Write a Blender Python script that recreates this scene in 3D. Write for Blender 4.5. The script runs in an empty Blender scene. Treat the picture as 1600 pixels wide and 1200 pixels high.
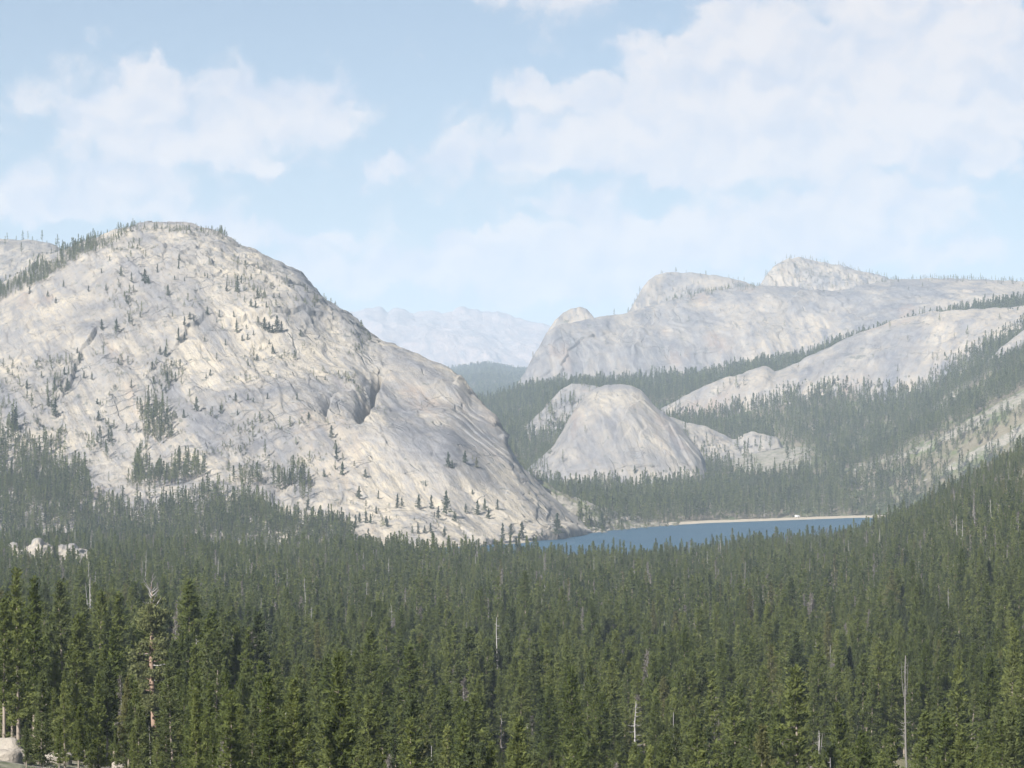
import bpy, math, random
import numpy as np

# ------------------------------------------------------------------ camera, sky, sun, exposure
F, HZ = 3600.0, 705.0            # focal length and horizon row, in pixels of the 1600 x 1200 photograph
SUN_EL, SUN_AZ = math.radians(39), math.radians(216)   # azimuth clockwise from +Y (the view): behind, to the left
scene = bpy.context.scene
C = scene.collection
cam_d = bpy.data.cameras.new('camera')
cam_d.sensor_width = 36.0
cam_d.lens = 36.0 * F / 1600.0
cam_d.shift_y = (HZ - 600.0) / 1600.0
cam_d.clip_start, cam_d.clip_end = 0.5, 60000
cam = bpy.data.objects.new('camera', cam_d); C.objects.link(cam)
cam.location = (0, 0, 0); cam.rotation_euler = (math.pi / 2, 0, 0)
scene.camera = cam
scene.view_settings.view_transform = 'Standard'
scene.view_settings.look = 'None'
scene.view_settings.gamma = 1
scene.view_settings.exposure = 2.0
scene.cycles.use_denoising = True
scene.cycles.max_bounces = 4
scene.cycles.diffuse_bounces = 2
scene.cycles.glossy_bounces = 2
scene.cycles.transmission_bounces = 2
scene.cycles.volume_bounces = 0
scene.cycles.use_adaptive_sampling = True
scene.cycles.adaptive_threshold = 0.02

sun_d = bpy.data.lights.new('sun', 'SUN')
sun_d.energy = 3.6; sun_d.angle = math.radians(0.5); sun_d.color = (1.0, 0.955, 0.89)
sun = bpy.data.objects.new('sun', sun_d); C.objects.link(sun)
sdir = np.array([math.sin(SUN_AZ) * math.cos(SUN_EL), math.cos(SUN_AZ) * math.cos(SUN_EL), math.sin(SUN_EL)])
import mathutils
sun.rotation_euler = mathutils.Vector(sdir).to_track_quat('Z', 'Y').to_euler()

world = bpy.data.worlds.new('World'); scene.world = world; world.use_nodes = True
world.cycles.sampling_method = 'MANUAL'; world.cycles.sample_map_resolution = 512
# cumulus of the photograph: column, row, half width, half height, amount
CLOUDS = [(1095, 85, 75, 42, .75), (1180, 110, 110, 60, .75), (1330, 80, 130, 85, .8), (1480, 50, 120, 90, .75),
          (1250, 180, 190, 65, .6), (1420, 170, 140, 60, .6), (1050, 175, 90, 50, .45), (850, 140, 70, 26, .6), (920, 150, 60, 25, .4),
          (880, 25, 70, 45, .42), (1000, 255, 130, 32, .4), (1200, 245, 180, 30, .42), (1570, 110, 70, 80, .5),
          (890, 318, 75, 17, .6), (1215, 325, 75, 26, .72), (1010, 382, 270, 26, .62), (770, 356, 100, 11, .7),
          (900, 410, 170, 35, .6), (1390, 308, 80, 18, .55), (1130, 360, 170, 20, .62), (1400, 400, 170, 32, .6), (1500, 250, 120, 40, .4), (1450, 330, 140, 26, .4), (600, 440, 200, 30, .45), (950, 450, 200, 24, .45),
          (260, 140, 75, 42, .75), (215, 180, 60, 30, .5), (395, 150, 40, 48, .55), (510, 135, 50, 42, .62), (90, 165, 85, 35, .42),
          (320, 235, 75, 26, .62), (425, 262, 50, 17, .6), (40, 310, 70, 28, .6), (100, 240, 140, 40, .38), (480, 200, 110, 30, .35),
          (400, 368, 60, 18, .5), (520, 374, 65, 15, .5), (270, 340, 80, 16, .45), (695, 250, 45, 30, .55), (612, 274, 38, 20, .6),
          (730, 212, 16, 17, .6), (672, 180, 26, 28, .35), (800, 225, 80, 34, .5), (950, 230, 110, 40, .5), (700, 415, 220, 26, .45), (250, 290, 200, 40, .28)]
def build_world():
    nt = world.node_tree; N = nt.nodes; L = nt.links; N.clear()
    def node(t, **kw):
        n = N.new(t)
        for k, v in kw.items(): setattr(n, k, v)
        return n
    def put(s, v):
        if hasattr(v, 'is_output'): L.new(v, s)
        else: s.default_value = v
    def M(op, a, b=None, c=None, clamp=False):
        n = node('ShaderNodeMath', operation=op, use_clamp=clamp)
        for i, v in enumerate((a, b, c)):
            if v is not None: put(n.inputs[i], v)
        return n.outputs[0]
    def V(op, a, b=None, c=None, out=0):
        n = node('ShaderNodeVectorMath', operation=op)
        for i, v in enumerate((a, b, c)):
            if v is not None: put(n.inputs[i], v)
        return n.outputs[out]
    def noise(vec, scale, detail, rough=.55, dim='2D'):
        n = node('ShaderNodeTexNoise', noise_dimensions=dim); put(n.inputs['Vector'], vec)
        n.inputs['Scale'].default_value = scale; n.inputs['Detail'].default_value = detail; n.inputs['Roughness'].default_value = rough
        return n.outputs['Fac']
    def sstep(v, a, b):
        n = node('ShaderNodeMapRange', interpolation_type='SMOOTHSTEP'); put(n.inputs['Value'], v)
        n.inputs['From Min'].default_value = a; n.inputs['From Max'].default_value = b
        return n.outputs['Result']
    def mix(f, a, b):
        n = node('ShaderNodeMix', data_type='RGBA'); put(n.inputs[0], f); put(n.inputs[6], a); put(n.inputs[7], b)
        return n.outputs[2]
    sky = node('ShaderNodeTexSky', sky_type='NISHITA', sun_disc=False, sun_elevation=SUN_EL, sun_rotation=SUN_AZ,
               altitude=2500, air_density=1.3, dust_density=4.0, ozone_density=1.1)
    d = node('ShaderNodeTexCoord').outputs['Generated']
    sep = node('ShaderNodeSeparateXYZ'); L.new(d, sep.inputs[0])
    az = M('ARCTAN2', sep.outputs[0], sep.outputs[1]); el = M('ARCSINE', sep.outputs[2])
    comb = node('ShaderNodeCombineXYZ'); L.new(az, comb.inputs[0]); L.new(el, comb.inputs[1])
    q0 = comb.outputs[0]
    # ragged edges: the layout of the cloud masses is bent by noise
    wn = node('ShaderNodeTexNoise', noise_dimensions='2D'); L.new(q0, wn.inputs['Vector']); wn.inputs['Scale'].default_value = 42; wn.inputs['Detail'].default_value = 6; wn.inputs['Roughness'].default_value = .6
    q = V('MULTIPLY_ADD', V('SUBTRACT', wn.outputs['Color'], (.5, .5, .5)), (.05, .034, 0), q0)
    acc = 0.04
    for (px, row, rx, ry, am) in CLOUDS:
        a = math.atan((px - 800) / F); e = math.atan((HZ - row) / F * math.cos(a))
        sx, sy = F / rx / 1.12, F / ry / 1.12
        r = V('MULTIPLY_ADD', q, (sx, sy, 0), (-a * sx, -e * sy, 0))
        r2 = V('DOT_PRODUCT', r, r, out=1)
        g = M('POWER', .3679, r2)
        acc = M('MULTIPLY_ADD', g, am, acc)
    # scattered cumulus in the rest of the sky
    far = M('MULTIPLY', sstep(noise(V('MULTIPLY', d, (1, 1, 2.6)), 4.2, 3, dim='3D'), .60, .76), .5)
    acc = M('MINIMUM', M('ADD', acc, far), 1.15)
    rot = node('ShaderNodeVectorRotate', rotation_type='Z_AXIS'); L.new(V('MULTIPLY_ADD', V('SUBTRACT', wn.outputs['Color'], (.5, .5, .5)), (.03, .03, 0), V('MULTIPLY', q0, (1, 1.25, 1))), rot.inputs['Vector']); rot.inputs['Angle'].default_value = .61
    qs = rot.outputs[0]
    def puff(v):
        a = noise(v, 28, 7, .56)
        w = node('ShaderNodeTexNoise', noise_dimensions='2D'); put(w.inputs['Vector'], v); w.inputs['Scale'].default_value = 60; w.inputs['Detail'].default_value = 4
        x = node('ShaderNodeTexVoronoi', feature='SMOOTH_F1', normalize=True, voronoi_dimensions='2D'); x.inputs['Scale'].default_value = 44; x.inputs['Detail'].default_value = 2.5; x.inputs['Roughness'].default_value = .55; x.inputs['Smoothness'].default_value = .35
        put(x.inputs['Vector'], V('MULTIPLY_ADD', w.outputs['Color'], (.012, .012, 0), v))
        return M('ADD', a, M('MULTIPLY', M('SUBTRACT', .42, x.outputs['Distance']), .22))
    n1 = puff(qs)
    n2 = puff(V('ADD', qs, (.009, -.004, 0)))
    dens = M('ADD', acc, M('MULTIPLY', M('SUBTRACT', n1, .50), 1.15))
    alpha = M('MULTIPLY', sstep(dens, .20, .60), .80)
    relief = M('MULTIPLY', M('SUBTRACT', n1, n2), 3.2)
    lit = M('ADD', M('ADD', relief, .5), M('MULTIPLY', M('SUBTRACT', acc, .5), .35), clamp=True)
    cl = mix(lit, (.165, .165, .184, 1), (.248, .216, .196, 1))
    skyc = node('ShaderNodeVectorMath', operation='SCALE'); L.new(sky.outputs[0], skyc.inputs[0]); skyc.inputs['Scale'].default_value = 0.0235
    bg = node('ShaderNodeBackground'); bg.inputs['Strength'].default_value = 1.0
    L.new(mix(alpha, skyc.outputs[0], cl), bg.inputs['Color'])
    out = node('ShaderNodeOutputWorld'); L.new(bg.outputs[0], out.inputs['Surface'])
build_world()

# ------------------------------------------------------------------ numeric helpers
rng = np.random.default_rng(7)
random.seed(7)
def _h(ix, iy, iz, s):
    h = (ix.astype(np.uint32) * np.uint32(374761393) + iy.astype(np.uint32) * np.uint32(668265263)
         + iz.astype(np.uint32) * np.uint32(2246822519) + np.uint32((s * 3266489917) & 0xffffffff))
    h = (h ^ (h >> np.uint32(13))) * np.uint32(1274126177)
    h = (h ^ (h >> np.uint32(15))) * np.uint32(2654435761)
    return ((h ^ (h >> np.uint32(16))) & np.uint32(0xffffff)).astype(np.float32) / 8388608.0 - 1.0
def vnoise(P, s=0):
    f = np.floor(P); t = (P - f).astype(np.float32); t = t * t * t * (t * (t * 6 - 15) + 10)
    i = f.astype(np.int64).astype(np.int32)
    x, y, z = i[..., 0], i[..., 1], i[..., 2]; tx, ty, tz = t[..., 0], t[..., 1], t[..., 2]
    r = 0
    for dz in (0, 1):
        wz = tz if dz else 1 - tz
        for dy in (0, 1):
            wy = ty if dy else 1 - ty
            a = _h(x, y + dy, z + dz, s); b = _h(x + 1, y + dy, z + dz, s)
            r = r + wz * wy * (a + (b - a) * tx)
    return r
def fbm(P, oct=4, s=0, gain=.5):
    r = 0; a = 1.0; P = np.asarray(P, dtype=np.float64)
    for k in range(oct):
        r = r + a * vnoise(P, s + k * 17); P = P * 2.03 + 3.7; a *= gain
    return r
def ridged(P, oct=4, s=0):
    r = 0; a = 1.0; P = np.asarray(P, dtype=np.float64)
    for k in range(oct):
        r = r + a * (1 - np.abs(vnoise(P, s + k * 13)) * 2); P = P * 2.1 + 1.9; a *= .5
    return r
def sstep(x, a, b):
    t = np.clip((x - a) / (b - a), 0, 1); return t * t * (3 - 2 * t)
def ip(pts, px, smooth=0):
    p = np.array(pts, float); v = np.interp(px, p[:, 0], p[:, 1])
    if smooth > 0:
        k = max(1, int(smooth / (px[1] - px[0])))
        ker = np.hanning(2 * k + 3); ker /= ker.sum()
        v = np.convolve(np.pad(v, k + 1, mode='edge'), ker, mode='valid')
    return v
def pchip(Y, t):
    """Y: K x n values at 0..K-1; t: m parameters -> m x n"""
    K = Y.shape[0]; dl = Y[1:] - Y[:-1]; m = np.zeros_like(Y)
    s = dl[1:] * dl[:-1]
    m[1:-1] = np.where(s > 0, 2 * s / (dl[1:] + dl[:-1] + 1e-12), 0)
    m[0], m[-1] = dl[0], dl[-1]
    k = np.minimum(t.astype(int), K - 2); u = (t - k)[:, None]
    return ((1 + 2 * u) * (1 - u) ** 2 * Y[k] + u * (1 - u) ** 2 * m[k] + u * u * (3 - 2 * u) * Y[k + 1] + u * u * (u - 1) * m[k + 1])
def proj(P):
    return 800 + F * P[..., 0] / P[..., 1], HZ - F * P[..., 2] / P[..., 1]
def inpoly(x, y, poly):
    r = np.zeros(x.shape, bool); n = len(poly)
    for i in range(n):
        x1, y1 = poly[i]; x2, y2 = poly[(i + 1) % n]
        if y1 == y2: continue
        c = ((y1 > y) != (y2 > y)) & (x < (x2 - x1) * (y - y1) / (y2 - y1) + x1)
        r ^= c
    return r
def pt(px, row, d):
    return np.array([(px - 800) / F * d, d, (HZ - row) / F * d])
def segdist(x, y, line):
    """signed distance (pixels) to a polyline (positive to its right going along it) and position along it"""
    best = np.full(x.shape, 1e9); sg = np.zeros(x.shape); al = np.zeros(x.shape); tot = 0
    for (x1, y1), (x2, y2) in zip(line[:-1], line[1:]):
        dx, dy = x2 - x1, y2 - y1; l = math.hypot(dx, dy)
        u = np.clip(((x - x1) * dx + (y - y1) * dy) / l / l, 0, 1)
        qx, qy = x - x1 - u * dx, y - y1 - u * dy
        ds = np.hypot(qx, qy); b = ds < best
        best = np.where(b, ds, best); sg = np.where(b, np.sign(dx * qy - dy * qx), sg); al = np.where(b, tot + u * l, al); tot += l
    return best * -sg, al / tot

# ------------------------------------------------------------------ object helpers
def tag(o, label=None, cat=None, group=None, kind=None):
    if label: o['label'] = label
    if cat: o['category'] = cat
    if group: o['group'] = group
    if kind: o['kind'] = kind
    return o
def mesh_obj(name, V, Fc, mats, parent=None, midx=None, smooth=False, link=True, data_only=False):
    me = bpy.data.meshes.new(name)
    V = np.asarray(V, np.float32); n = len(V)
    me.vertices.add(n); me.vertices.foreach_set('co', V.ravel())
    if isinstance(Fc, np.ndarray) and Fc.ndim == 2:
        ln = Fc.shape[1]; m = len(Fc); idx = Fc.astype(np.int32).ravel(); ls = np.arange(0, m * ln, ln, dtype=np.int32)
    else:
        m = len(Fc); idx = np.array([i for f in Fc for i in f], np.int32)
        ls = np.cumsum([0] + [len(f) for f in Fc[:-1]]).astype(np.int32)
    me.loops.add(len(idx)); me.loops.foreach_set('vertex_index', idx)
    me.polygons.add(m); me.polygons.foreach_set('loop_start', ls)
    if smooth: me.polygons.foreach_set('use_smooth', np.ones(m, bool))
    if midx is not None: me.polygons.foreach_set('material_index', np.asarray(midx, np.int32))
    me.update(calc_edges=True); me.validate()
    for mt in (mats if isinstance(mats, (list, tuple)) else [mats]): me.materials.append(mt)
    if data_only: return me
    o = bpy.data.objects.new(name, me)
    if link: C.objects.link(o)
    if parent: o.parent = parent
    return o

# ------------------------------------------------------------------ materials
class Mat:
    def __init__(s, name):
        s.m = bpy.data.materials.new(name); s.m.use_nodes = True
        s.nt = s.m.node_tree; s.N = s.nt.nodes; s.L = s.nt.links; s.N.clear()
        s.out = s.N.new('ShaderNodeOutputMaterial')
    def n(s, t, **kw):
        x = s.N.new(t)
        for k, v in kw.items(): setattr(x, k, v)
        return x
    def put(s, k, v):
        if hasattr(v, 'is_output'): s.L.new(v, k)
        else: k.default_value = v
    def math(s, op, a, b=None, clamp=False):
        x = s.n('ShaderNodeMath', operation=op, use_clamp=clamp); s.put(x.inputs[0], a)
        if b is not None: s.put(x.inputs[1], b)
        return x.outputs[0]
    def noise(s, vec, scale, detail=4, rough=.55):
        x = s.n('ShaderNodeTexNoise'); s.put(x.inputs['Vector'], vec); x.inputs['Scale'].default_value = scale
        x.inputs['Detail'].default_value = detail; x.inputs['Roughness'].default_value = rough; return x.outputs['Fac']
    def step(s, v, a, b):
        x = s.n('ShaderNodeMapRange', interpolation_type='SMOOTHSTEP'); s.put(x.inputs['Value'], v)
        x.inputs['From Min'].default_value = a; x.inputs['From Max'].default_value = b; return x.outputs['Result']
    def mix(s, f, a, b):
        x = s.n('ShaderNodeMix', data_type='RGBA'); s.put(x.inputs[0], f); s.put(x.inputs[6], a); s.put(x.inputs[7], b); return x.outputs[2]
    def attr(s, name, out='Fac'):
        x = s.n('ShaderNodeAttribute', attribute_name=name); return x.outputs[out]
    def vmul(s, v, k):
        x = s.n('ShaderNodeVectorMath', operation='MULTIPLY'); s.put(x.inputs[0], v); x.inputs[1].default_value = k; return x.outputs[0]
    def finish(s, col, rough=.9, bump=None, dist=1.0, strength=.6, spec=.2):
        b = s.n('ShaderNodeBsdfPrincipled'); s.put(b.inputs['Base Color'], col); s.put(b.inputs['Roughness'], rough)
        b.inputs['Specular IOR Level'].default_value = spec
        if bump is not None:
            k = s.n('ShaderNodeBump'); k.inputs['Distance'].default_value = dist; k.inputs['Strength'].default_value = strength
            s.put(k.inputs['Height'], bump); s.L.new(k.outputs[0], b.inputs['Normal'])
        s.L.new(b.outputs[0], s.out.inputs['Surface']); return s.m

def granite_mat(name, cream=(.300, .264, .208, 1), grey=(.080, .081, .089, 1), scale=1.0, streak=.8, veg=True, bump=1.0):
    """bare granite: cream and grey sheets, water streaks along the fall line, cracks, thin soil and brush"""
    s = Mat(name)
    P = s.n('ShaderNodeTexCoord').outputs['Object']; st = s.attr('st', 'Vector')
    big = s.noise(P, .006 * scale, 5, .6); med = s.noise(P, .03 * scale, 6, .65); fine = s.noise(s.vmul(st, (.22 * scale, .06 * scale, .12 * scale)), 1.0, 5, .7)
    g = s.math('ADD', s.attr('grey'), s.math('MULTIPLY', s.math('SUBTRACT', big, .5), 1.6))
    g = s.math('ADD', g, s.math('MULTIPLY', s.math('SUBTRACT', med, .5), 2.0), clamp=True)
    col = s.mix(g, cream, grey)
    sk = s.noise(s.vmul(st, (.055 * scale, .0035 * scale, .02 * scale)), 1.0, 6, .65)
    col = s.mix(s.math('MULTIPLY', s.step(sk, .47, .66), streak), col, (.090, .092, .102, 1))
    col = s.mix(s.math('MULTIPLY', s.step(sk, .48, .30), streak * .5), col, (.32, .29, .245, 1))
    sk2 = s.noise(s.vmul(st, (.17 * scale, .0045 * scale, .03 * scale)), 1.0, 4, .6); sk3 = s.noise(s.vmul(st, (.018 * scale, .003 * scale, .01 * scale)), 1.0, 4, .6)
    col = s.mix(s.math('MULTIPLY', s.step(sk2, .52, .70), streak * .6), col, (.080, .082, .092, 1))
    col = s.mix(s.math('MULTIPLY', s.step(sk3, .50, .66), streak * .55), col, (.125, .127, .138, 1))
    rust = s.noise(s.vmul(st, (.02 * scale, .004 * scale, .01 * scale)), 1.0, 3)
    col = s.mix(s.math('MULTIPLY', s.step(rust, .60, .74), .35), col, (.26, .18, .125, 1))
    col = s.mix(s.math('MULTIPLY', s.step(fine, .44, .66), .7), col, (.16, .16, .165, 1))
    # joints
    wv = s.noise(s.vmul(st, (.030 * scale, .006 * scale, .012 * scale)), 1.0, 3, .5); wx = s.noise(s.vmul(st, (.006 * scale, .034 * scale, .02 * scale)), 1.0, 3, .5)
    gate = s.step(s.noise(P, .02 * scale, 3), .48, .62)
    crack = s.math('MULTIPLY', s.math('MAXIMUM', s.step(s.math('ABSOLUTE', s.math('SUBTRACT', wv, .5)), .016, .0), s.step(s.math('ABSOLUTE', s.math('SUBTRACT', wx, .5)), .018, .0)), gate)
    spot = s.noise(P, .11 * scale, 3, .6)
    col = s.mix(s.math('MULTIPLY', s.step(s.math('ADD', spot, s.math('MULTIPLY', s.attr('broken'), .05)), .64, .72), .75), col, (.075, .08, .07, 1))
    col = s.mix(s.math('MULTIPLY', crack, s.math('ADD', s.math('MULTIPLY', s.attr('broken'), .6), .15)), col, (.08, .08, .078, 1))
    if veg:
        vn = s.noise(P, .05 * scale, 7, .7)
        v = s.math('ADD', s.attr('veg'), s.math('MULTIPLY', s.math('SUBTRACT', vn, .5), 2.2))
        col = s.mix(s.math('MULTIPLY', s.step(v, .50, .72), .9), col, (.055, .068, .035, 1))
    h = s.math('ADD', s.math('MULTIPLY', med, 2.6), s.math('ADD', s.math('MULTIPLY', fine, 1.6), s.math('MULTIPLY', crack, -1.2)))
    h = s.math('ADD', h, s.math('MULTIPLY', sk, 2.5))
    return s.finish(col, .92, h, 1.5 * bump / scale, .8)
MAT = {}
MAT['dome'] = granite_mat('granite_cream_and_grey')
MAT['mid'] = granite_mat('granite_pale_grey', cream=(.245, .218, .178, 1), grey=(.105, .105, .112, 1), scale=.8, streak=.8, bump=.6)
MAT['ridge'] = granite_mat('granite_streaked', cream=(.245, .213, .172, 1), grey=(.098, .099, .108, 1), scale=.6, streak=1.0, bump=.45)
MAT['far'] = granite_mat('granite_far_pink', cream=(.30, .225, .185, 1), grey=(.09, .08, .08, 1), scale=.25, streak=.5)

def floor_mat():
    s = Mat('forest_floor_and_talus'); P = s.n('ShaderNodeTexCoord').outputs['Object']
    n = s.noise(P, .09, 6, .65); n2 = s.noise(P, .6, 5, .7); n3 = s.noise(P, .02, 4)
    soil = s.mix(n, (.075, .066, .045, 1), (.17, .15, .105, 1))
    soil = s.mix(s.step(n3, .45, .62), soil, (.07, .085, .035, 1))
    vor = s.n('ShaderNodeTexVoronoi'); s.put(vor.inputs['Vector'], P); vor.inputs['Scale'].default_value = .16
    rock = s.mix(n2, (.115, .11, .10, 1), (.26, .235, .195, 1))
    rock = s.mix(s.step(vor.outputs['Distance'], .45, .8), rock, (.12, .12, .09, 1))
    rock = s.mix(s.step(n, .55, .68), rock, (.12, .13, .07, 1))
    r = s.math('ADD', s.attr('rock'), s.math('MULTIPLY', s.math('SUBTRACT', s.noise(P, .035, 6, .7), .5), 1.4))
    return s.finish(s.mix(s.step(r, .42, .58), soil, rock), .95, s.math('ADD', s.math('MULTIPLY', n, 3), n2), 1.2, .8)
MAT['floor'] = floor_mat()
def sand_mat():
    s = Mat('pale_shore_sand'); P = s.n('ShaderNodeTexCoord').outputs['Object']; n = s.noise(P, .12, 5, .7)
    return s.finish(s.mix(n, (.22, .19, .145, 1), (.32, .28, .22, 1)), .95, n, .6, .6)
MAT['sand'] = sand_mat()
def water_mat():
    s = Mat('lake_water'); P = s.n('ShaderNodeTexCoord').outputs['Object']
    w = s.noise(s.vmul(P, (.10, .34, .2)), 1.0, 5, .65); g = s.noise(s.vmul(P, (.004, .014, .01)), 1.0, 4, .6)
    col = s.mix(s.step(g, .35, .7), (.010, .042, .072, 1), (.018, .060, .095, 1))
    return s.finish(col, .4, w, 2.2, 1.0, .25)
MAT['water'] = water_mat()
def bark_mat(name, a, b):
    s = Mat(name); P = s.n('ShaderNodeTexCoord').outputs['Object']; n = s.noise(s.vmul(P, (3, 3, .7)), 1.0, 5, .7)
    return s.finish(s.mix(n, a, b), .95, n, .05, .6, .1)
MAT['bark'] = bark_mat('lodgepole_bark', (.12, .098, .078, 1), (.29, .25, .21, 1))
MAT['bark_red'] = bark_mat('juniper_bark', (.14, .095, .07, 1), (.30, .22, .17, 1))
MAT['snag'] = bark_mat('silvery_dead_wood', (.16, .152, .145, 1), (.37, .355, .34, 1))
MAT['snag_grey'] = bark_mat('grey_dead_wood', (.075, .07, .064, 1), (.19, .18, .17, 1))
def needle_mat(name, a, b, trans=.25):
    s = Mat(name); P = s.n('ShaderNodeTexCoord').outputs['Object']
    oi = s.n('ShaderNodeObjectInfo').outputs['Random']
    n = s.noise(P, .9, 3, .6)
    f = s.math('ADD', s.math('MULTIPLY', oi, .75), s.math('MULTIPLY', s.math('SUBTRACT', n, .5), 1.1), clamp=True)
    col = s.mix(f, a, b)
    geo = s.n('ShaderNodeNewGeometry').outputs['Position']; patch = s.noise(geo, .018, 3, .6)
    f = s.math('ADD', f, s.math('MULTIPLY', s.math('SUBTRACT', patch, .5), 1.2), clamp=True); col = s.mix(f, a, b)
    rare = s.step(oi, .955, .975)
    col = s.mix(s.math('MULTIPLY', rare, .55), col, (.13, .115, .06, 1))
    d = s.n('ShaderNodeBsdfDiffuse'); s.put(d.inputs['Color'], col)
    t = s.n('ShaderNodeBsdfTranslucent'); s.put(t.inputs['Color'], col)
    mx = s.n('ShaderNodeMixShader'); mx.inputs[0].default_value = trans
    s.L.new(d.outputs[0], mx.inputs[1]); s.L.new(t.outputs[0], mx.inputs[2]); s.L.new(mx.outputs[0], s.out.inputs['Surface'])
    return s.m
MAT['needle'] = needle_mat('pine_needles', (.086, .108, .035, 1), (.186, .208, .070, 1), .6)
MAT['needle_dark'] = needle_mat('dark_fir_needles', (.056, .072, .032, 1), (.124, .142, .054, 1), .5)
MAT['needle_fir'] = needle_mat('blue_dark_needles', (.026, .040, .024, 1), (.060, .080, .038, 1), .2)
MAT['needle_rust'] = needle_mat('rusty_dying_needles', (.16, .075, .035, 1), (.22, .12, .06, 1))
MAT['needle_juniper'] = needle_mat('juniper_sprays', (.115, .13, .055, 1), (.20, .21, .095, 1), .5)

# ------------------------------------------------------------------ terrain sheets
class Layer: pass
def layer(name, mat, px0, px1, npx, curves, nts, disp=None, stdir=None, features=(), attrs=None, kind='structure'):
    """curves: front to back, each (rows|None, depths, heights|None) as column tables; a sheet through them, displaced along its normals"""
    px = np.linspace(px0, px1, npx); D, Z = [], []
    for rows, dep, hts in curves:
        d = ip(dep, px, 30) if not callable(dep) else dep(px)
        z = ip(hts, px, 30) if hts is not None else (HZ - ip(rows, px, 3)) / F * d
        D.append(d); Z.append(z)
    D, Z = np.array(D), np.array(Z)
    t = np.concatenate([np.linspace(k, k + 1, n, endpoint=False) for k, n in enumerate(nts)] + [[len(nts)]])
    d, z = pchip(D, t), pchip(Z, t)
    P = np.stack([(px[None] - 800) / F * d, d, z], -1)
    def normals(P):
        a = np.gradient(P, axis=1); b = np.gradient(P, axis=0); n = np.cross(a, b)
        n /= np.linalg.norm(n, axis=-1, keepdims=True) + 1e-9
        return n * np.sign(n[..., 2:3] + 1e-9)
    lay = Layer(); lay.name = name; lay.px = px; lay.t = t
    sd = np.array(stdir if stdir is not None else (0, 0, 1.0), float); sd /= np.linalg.norm(sd)
    ax = np.cross(sd, (0, 1, 0)); ax /= np.linalg.norm(ax); bx = np.cross(sd, ax)
    st = np.stack([P @ ax, P @ sd, P @ bx], -1)
    pxx, row = proj(P)
    A = {'grey': np.zeros(t.size * npx), 'broken': np.zeros(t.size * npx), 'veg': np.full(t.size * npx, -.6), 'rock': np.zeros(t.size * npx)}
    if attrs: attrs(A, pxx.ravel(), row.ravel(), P.reshape(-1, 3), t.repeat(npx))
    for k in ('grey', 'broken', 'veg'):      # regions fade into each other
        a = A[k].reshape(P.shape[:2]); w = 9
        for _ in range(2):
            for axis in (0, 1):
                c = np.cumsum(np.pad(a, [(w + 1, w) if x == axis else (0, 0) for x in (0, 1)], mode='edge'), axis=axis)
                a = (np.take(c, range(2 * w + 1, c.shape[axis]), axis) - np.take(c, range(0, c.shape[axis] - 2 * w - 1), axis)) / (2 * w + 1)
        A[k] = a.ravel()
    dz = np.zeros(P.shape[:2])
    if disp: dz = dz + disp(P, st, {k: v.reshape(P.shape[:2]) for k, v in A.items()}, pxx, row)
    for line, hgt, dec, *rm in features:      # ledges and corners: the surface steps out by hgt metres on one side of the line
        s, al = segdist(pxx, row, line); nn = fbm(P / 26, 3, 77); s = s + 3.5 * nn
        w = sstep(al, 0, .2) * sstep(1 - al, 0, .2); rm = rm[0] if rm else 1.5
        dz = dz + .62 * hgt * (1 + .5 * nn) * w * np.where(s > 0, np.exp(-np.maximum(s, 0) / dec), sstep(s, -rm, 0))
    P = P + normals(P) * dz[..., None]
    lay.P = P
    m, n = P.shape[:2]
    i = np.arange(m * n).reshape(m, n)
    q = np.stack([i[:-1, :-1], i[:-1, 1:], i[1:, 1:], i[1:, :-1]], -1).reshape(-1, 4)
    o = mesh_obj(name, P.reshape(-1, 3), q, MAT[mat], smooth=True)
    me = o.data
    a = me.attributes.new('st', 'FLOAT_VECTOR', 'POINT'); a.data.foreach_set('vector', st.reshape(-1).astype(np.float32))
    for k, v in A.items():
        a = me.attributes.new(k, 'FLOAT', 'POINT'); a.data.foreach_set('value', v.astype(np.float32))
    tag(o, kind=kind); lay.o = o
    lay.pp = np.stack(proj(P), -1); lay.area = None
    return lay
def find(lay, px, row):
    """the nearest front point of a sheet that shows at this column and row"""
    pp = lay.pp; d2 = (pp[..., 0] - px) ** 2 + (pp[..., 1] - row) ** 2
    c = d2 < max(d2.min() * 1.0001, 2.5)
    idx = np.argwhere(c); k = idx[np.argmin(lay.P[c][:, 1])]
    return lay.P[k[0], k[1]]
def scatter(lay, spacing, mask, seed):
    """points over a sheet, one per spacing^2 m2 of ground where mask(px,row,P) (0..1) allows"""
    r = np.random.default_rng(seed); P = lay.P
    a = P[:-1, 1:] - P[:-1, :-1]; b = P[1:, :-1] - P[:-1, :-1]
    area = np.abs(a[..., 0] * b[..., 1] - a[..., 1] * b[..., 0])
    cen = (P[:-1, :-1] + P[1:, 1:]) / 2; px, row = proj(cen)
    w = area * mask(px, row, cen); tot = w.sum(); n = int(tot / spacing ** 2)
    cdf = np.cumsum(w.ravel()); k = np.searchsorted(cdf, r.random(n) * cdf[-1])
    i, j = np.unravel_index(np.minimum(k, w.size - 1), w.shape); u, v = r.random((2, n, 1))
    return P[i, j] * (1 - u) * (1 - v) + P[i, j + 1] * u * (1 - v) + P[i + 1, j] * (1 - u) * v + P[i + 1, j + 1] * u * v

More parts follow.
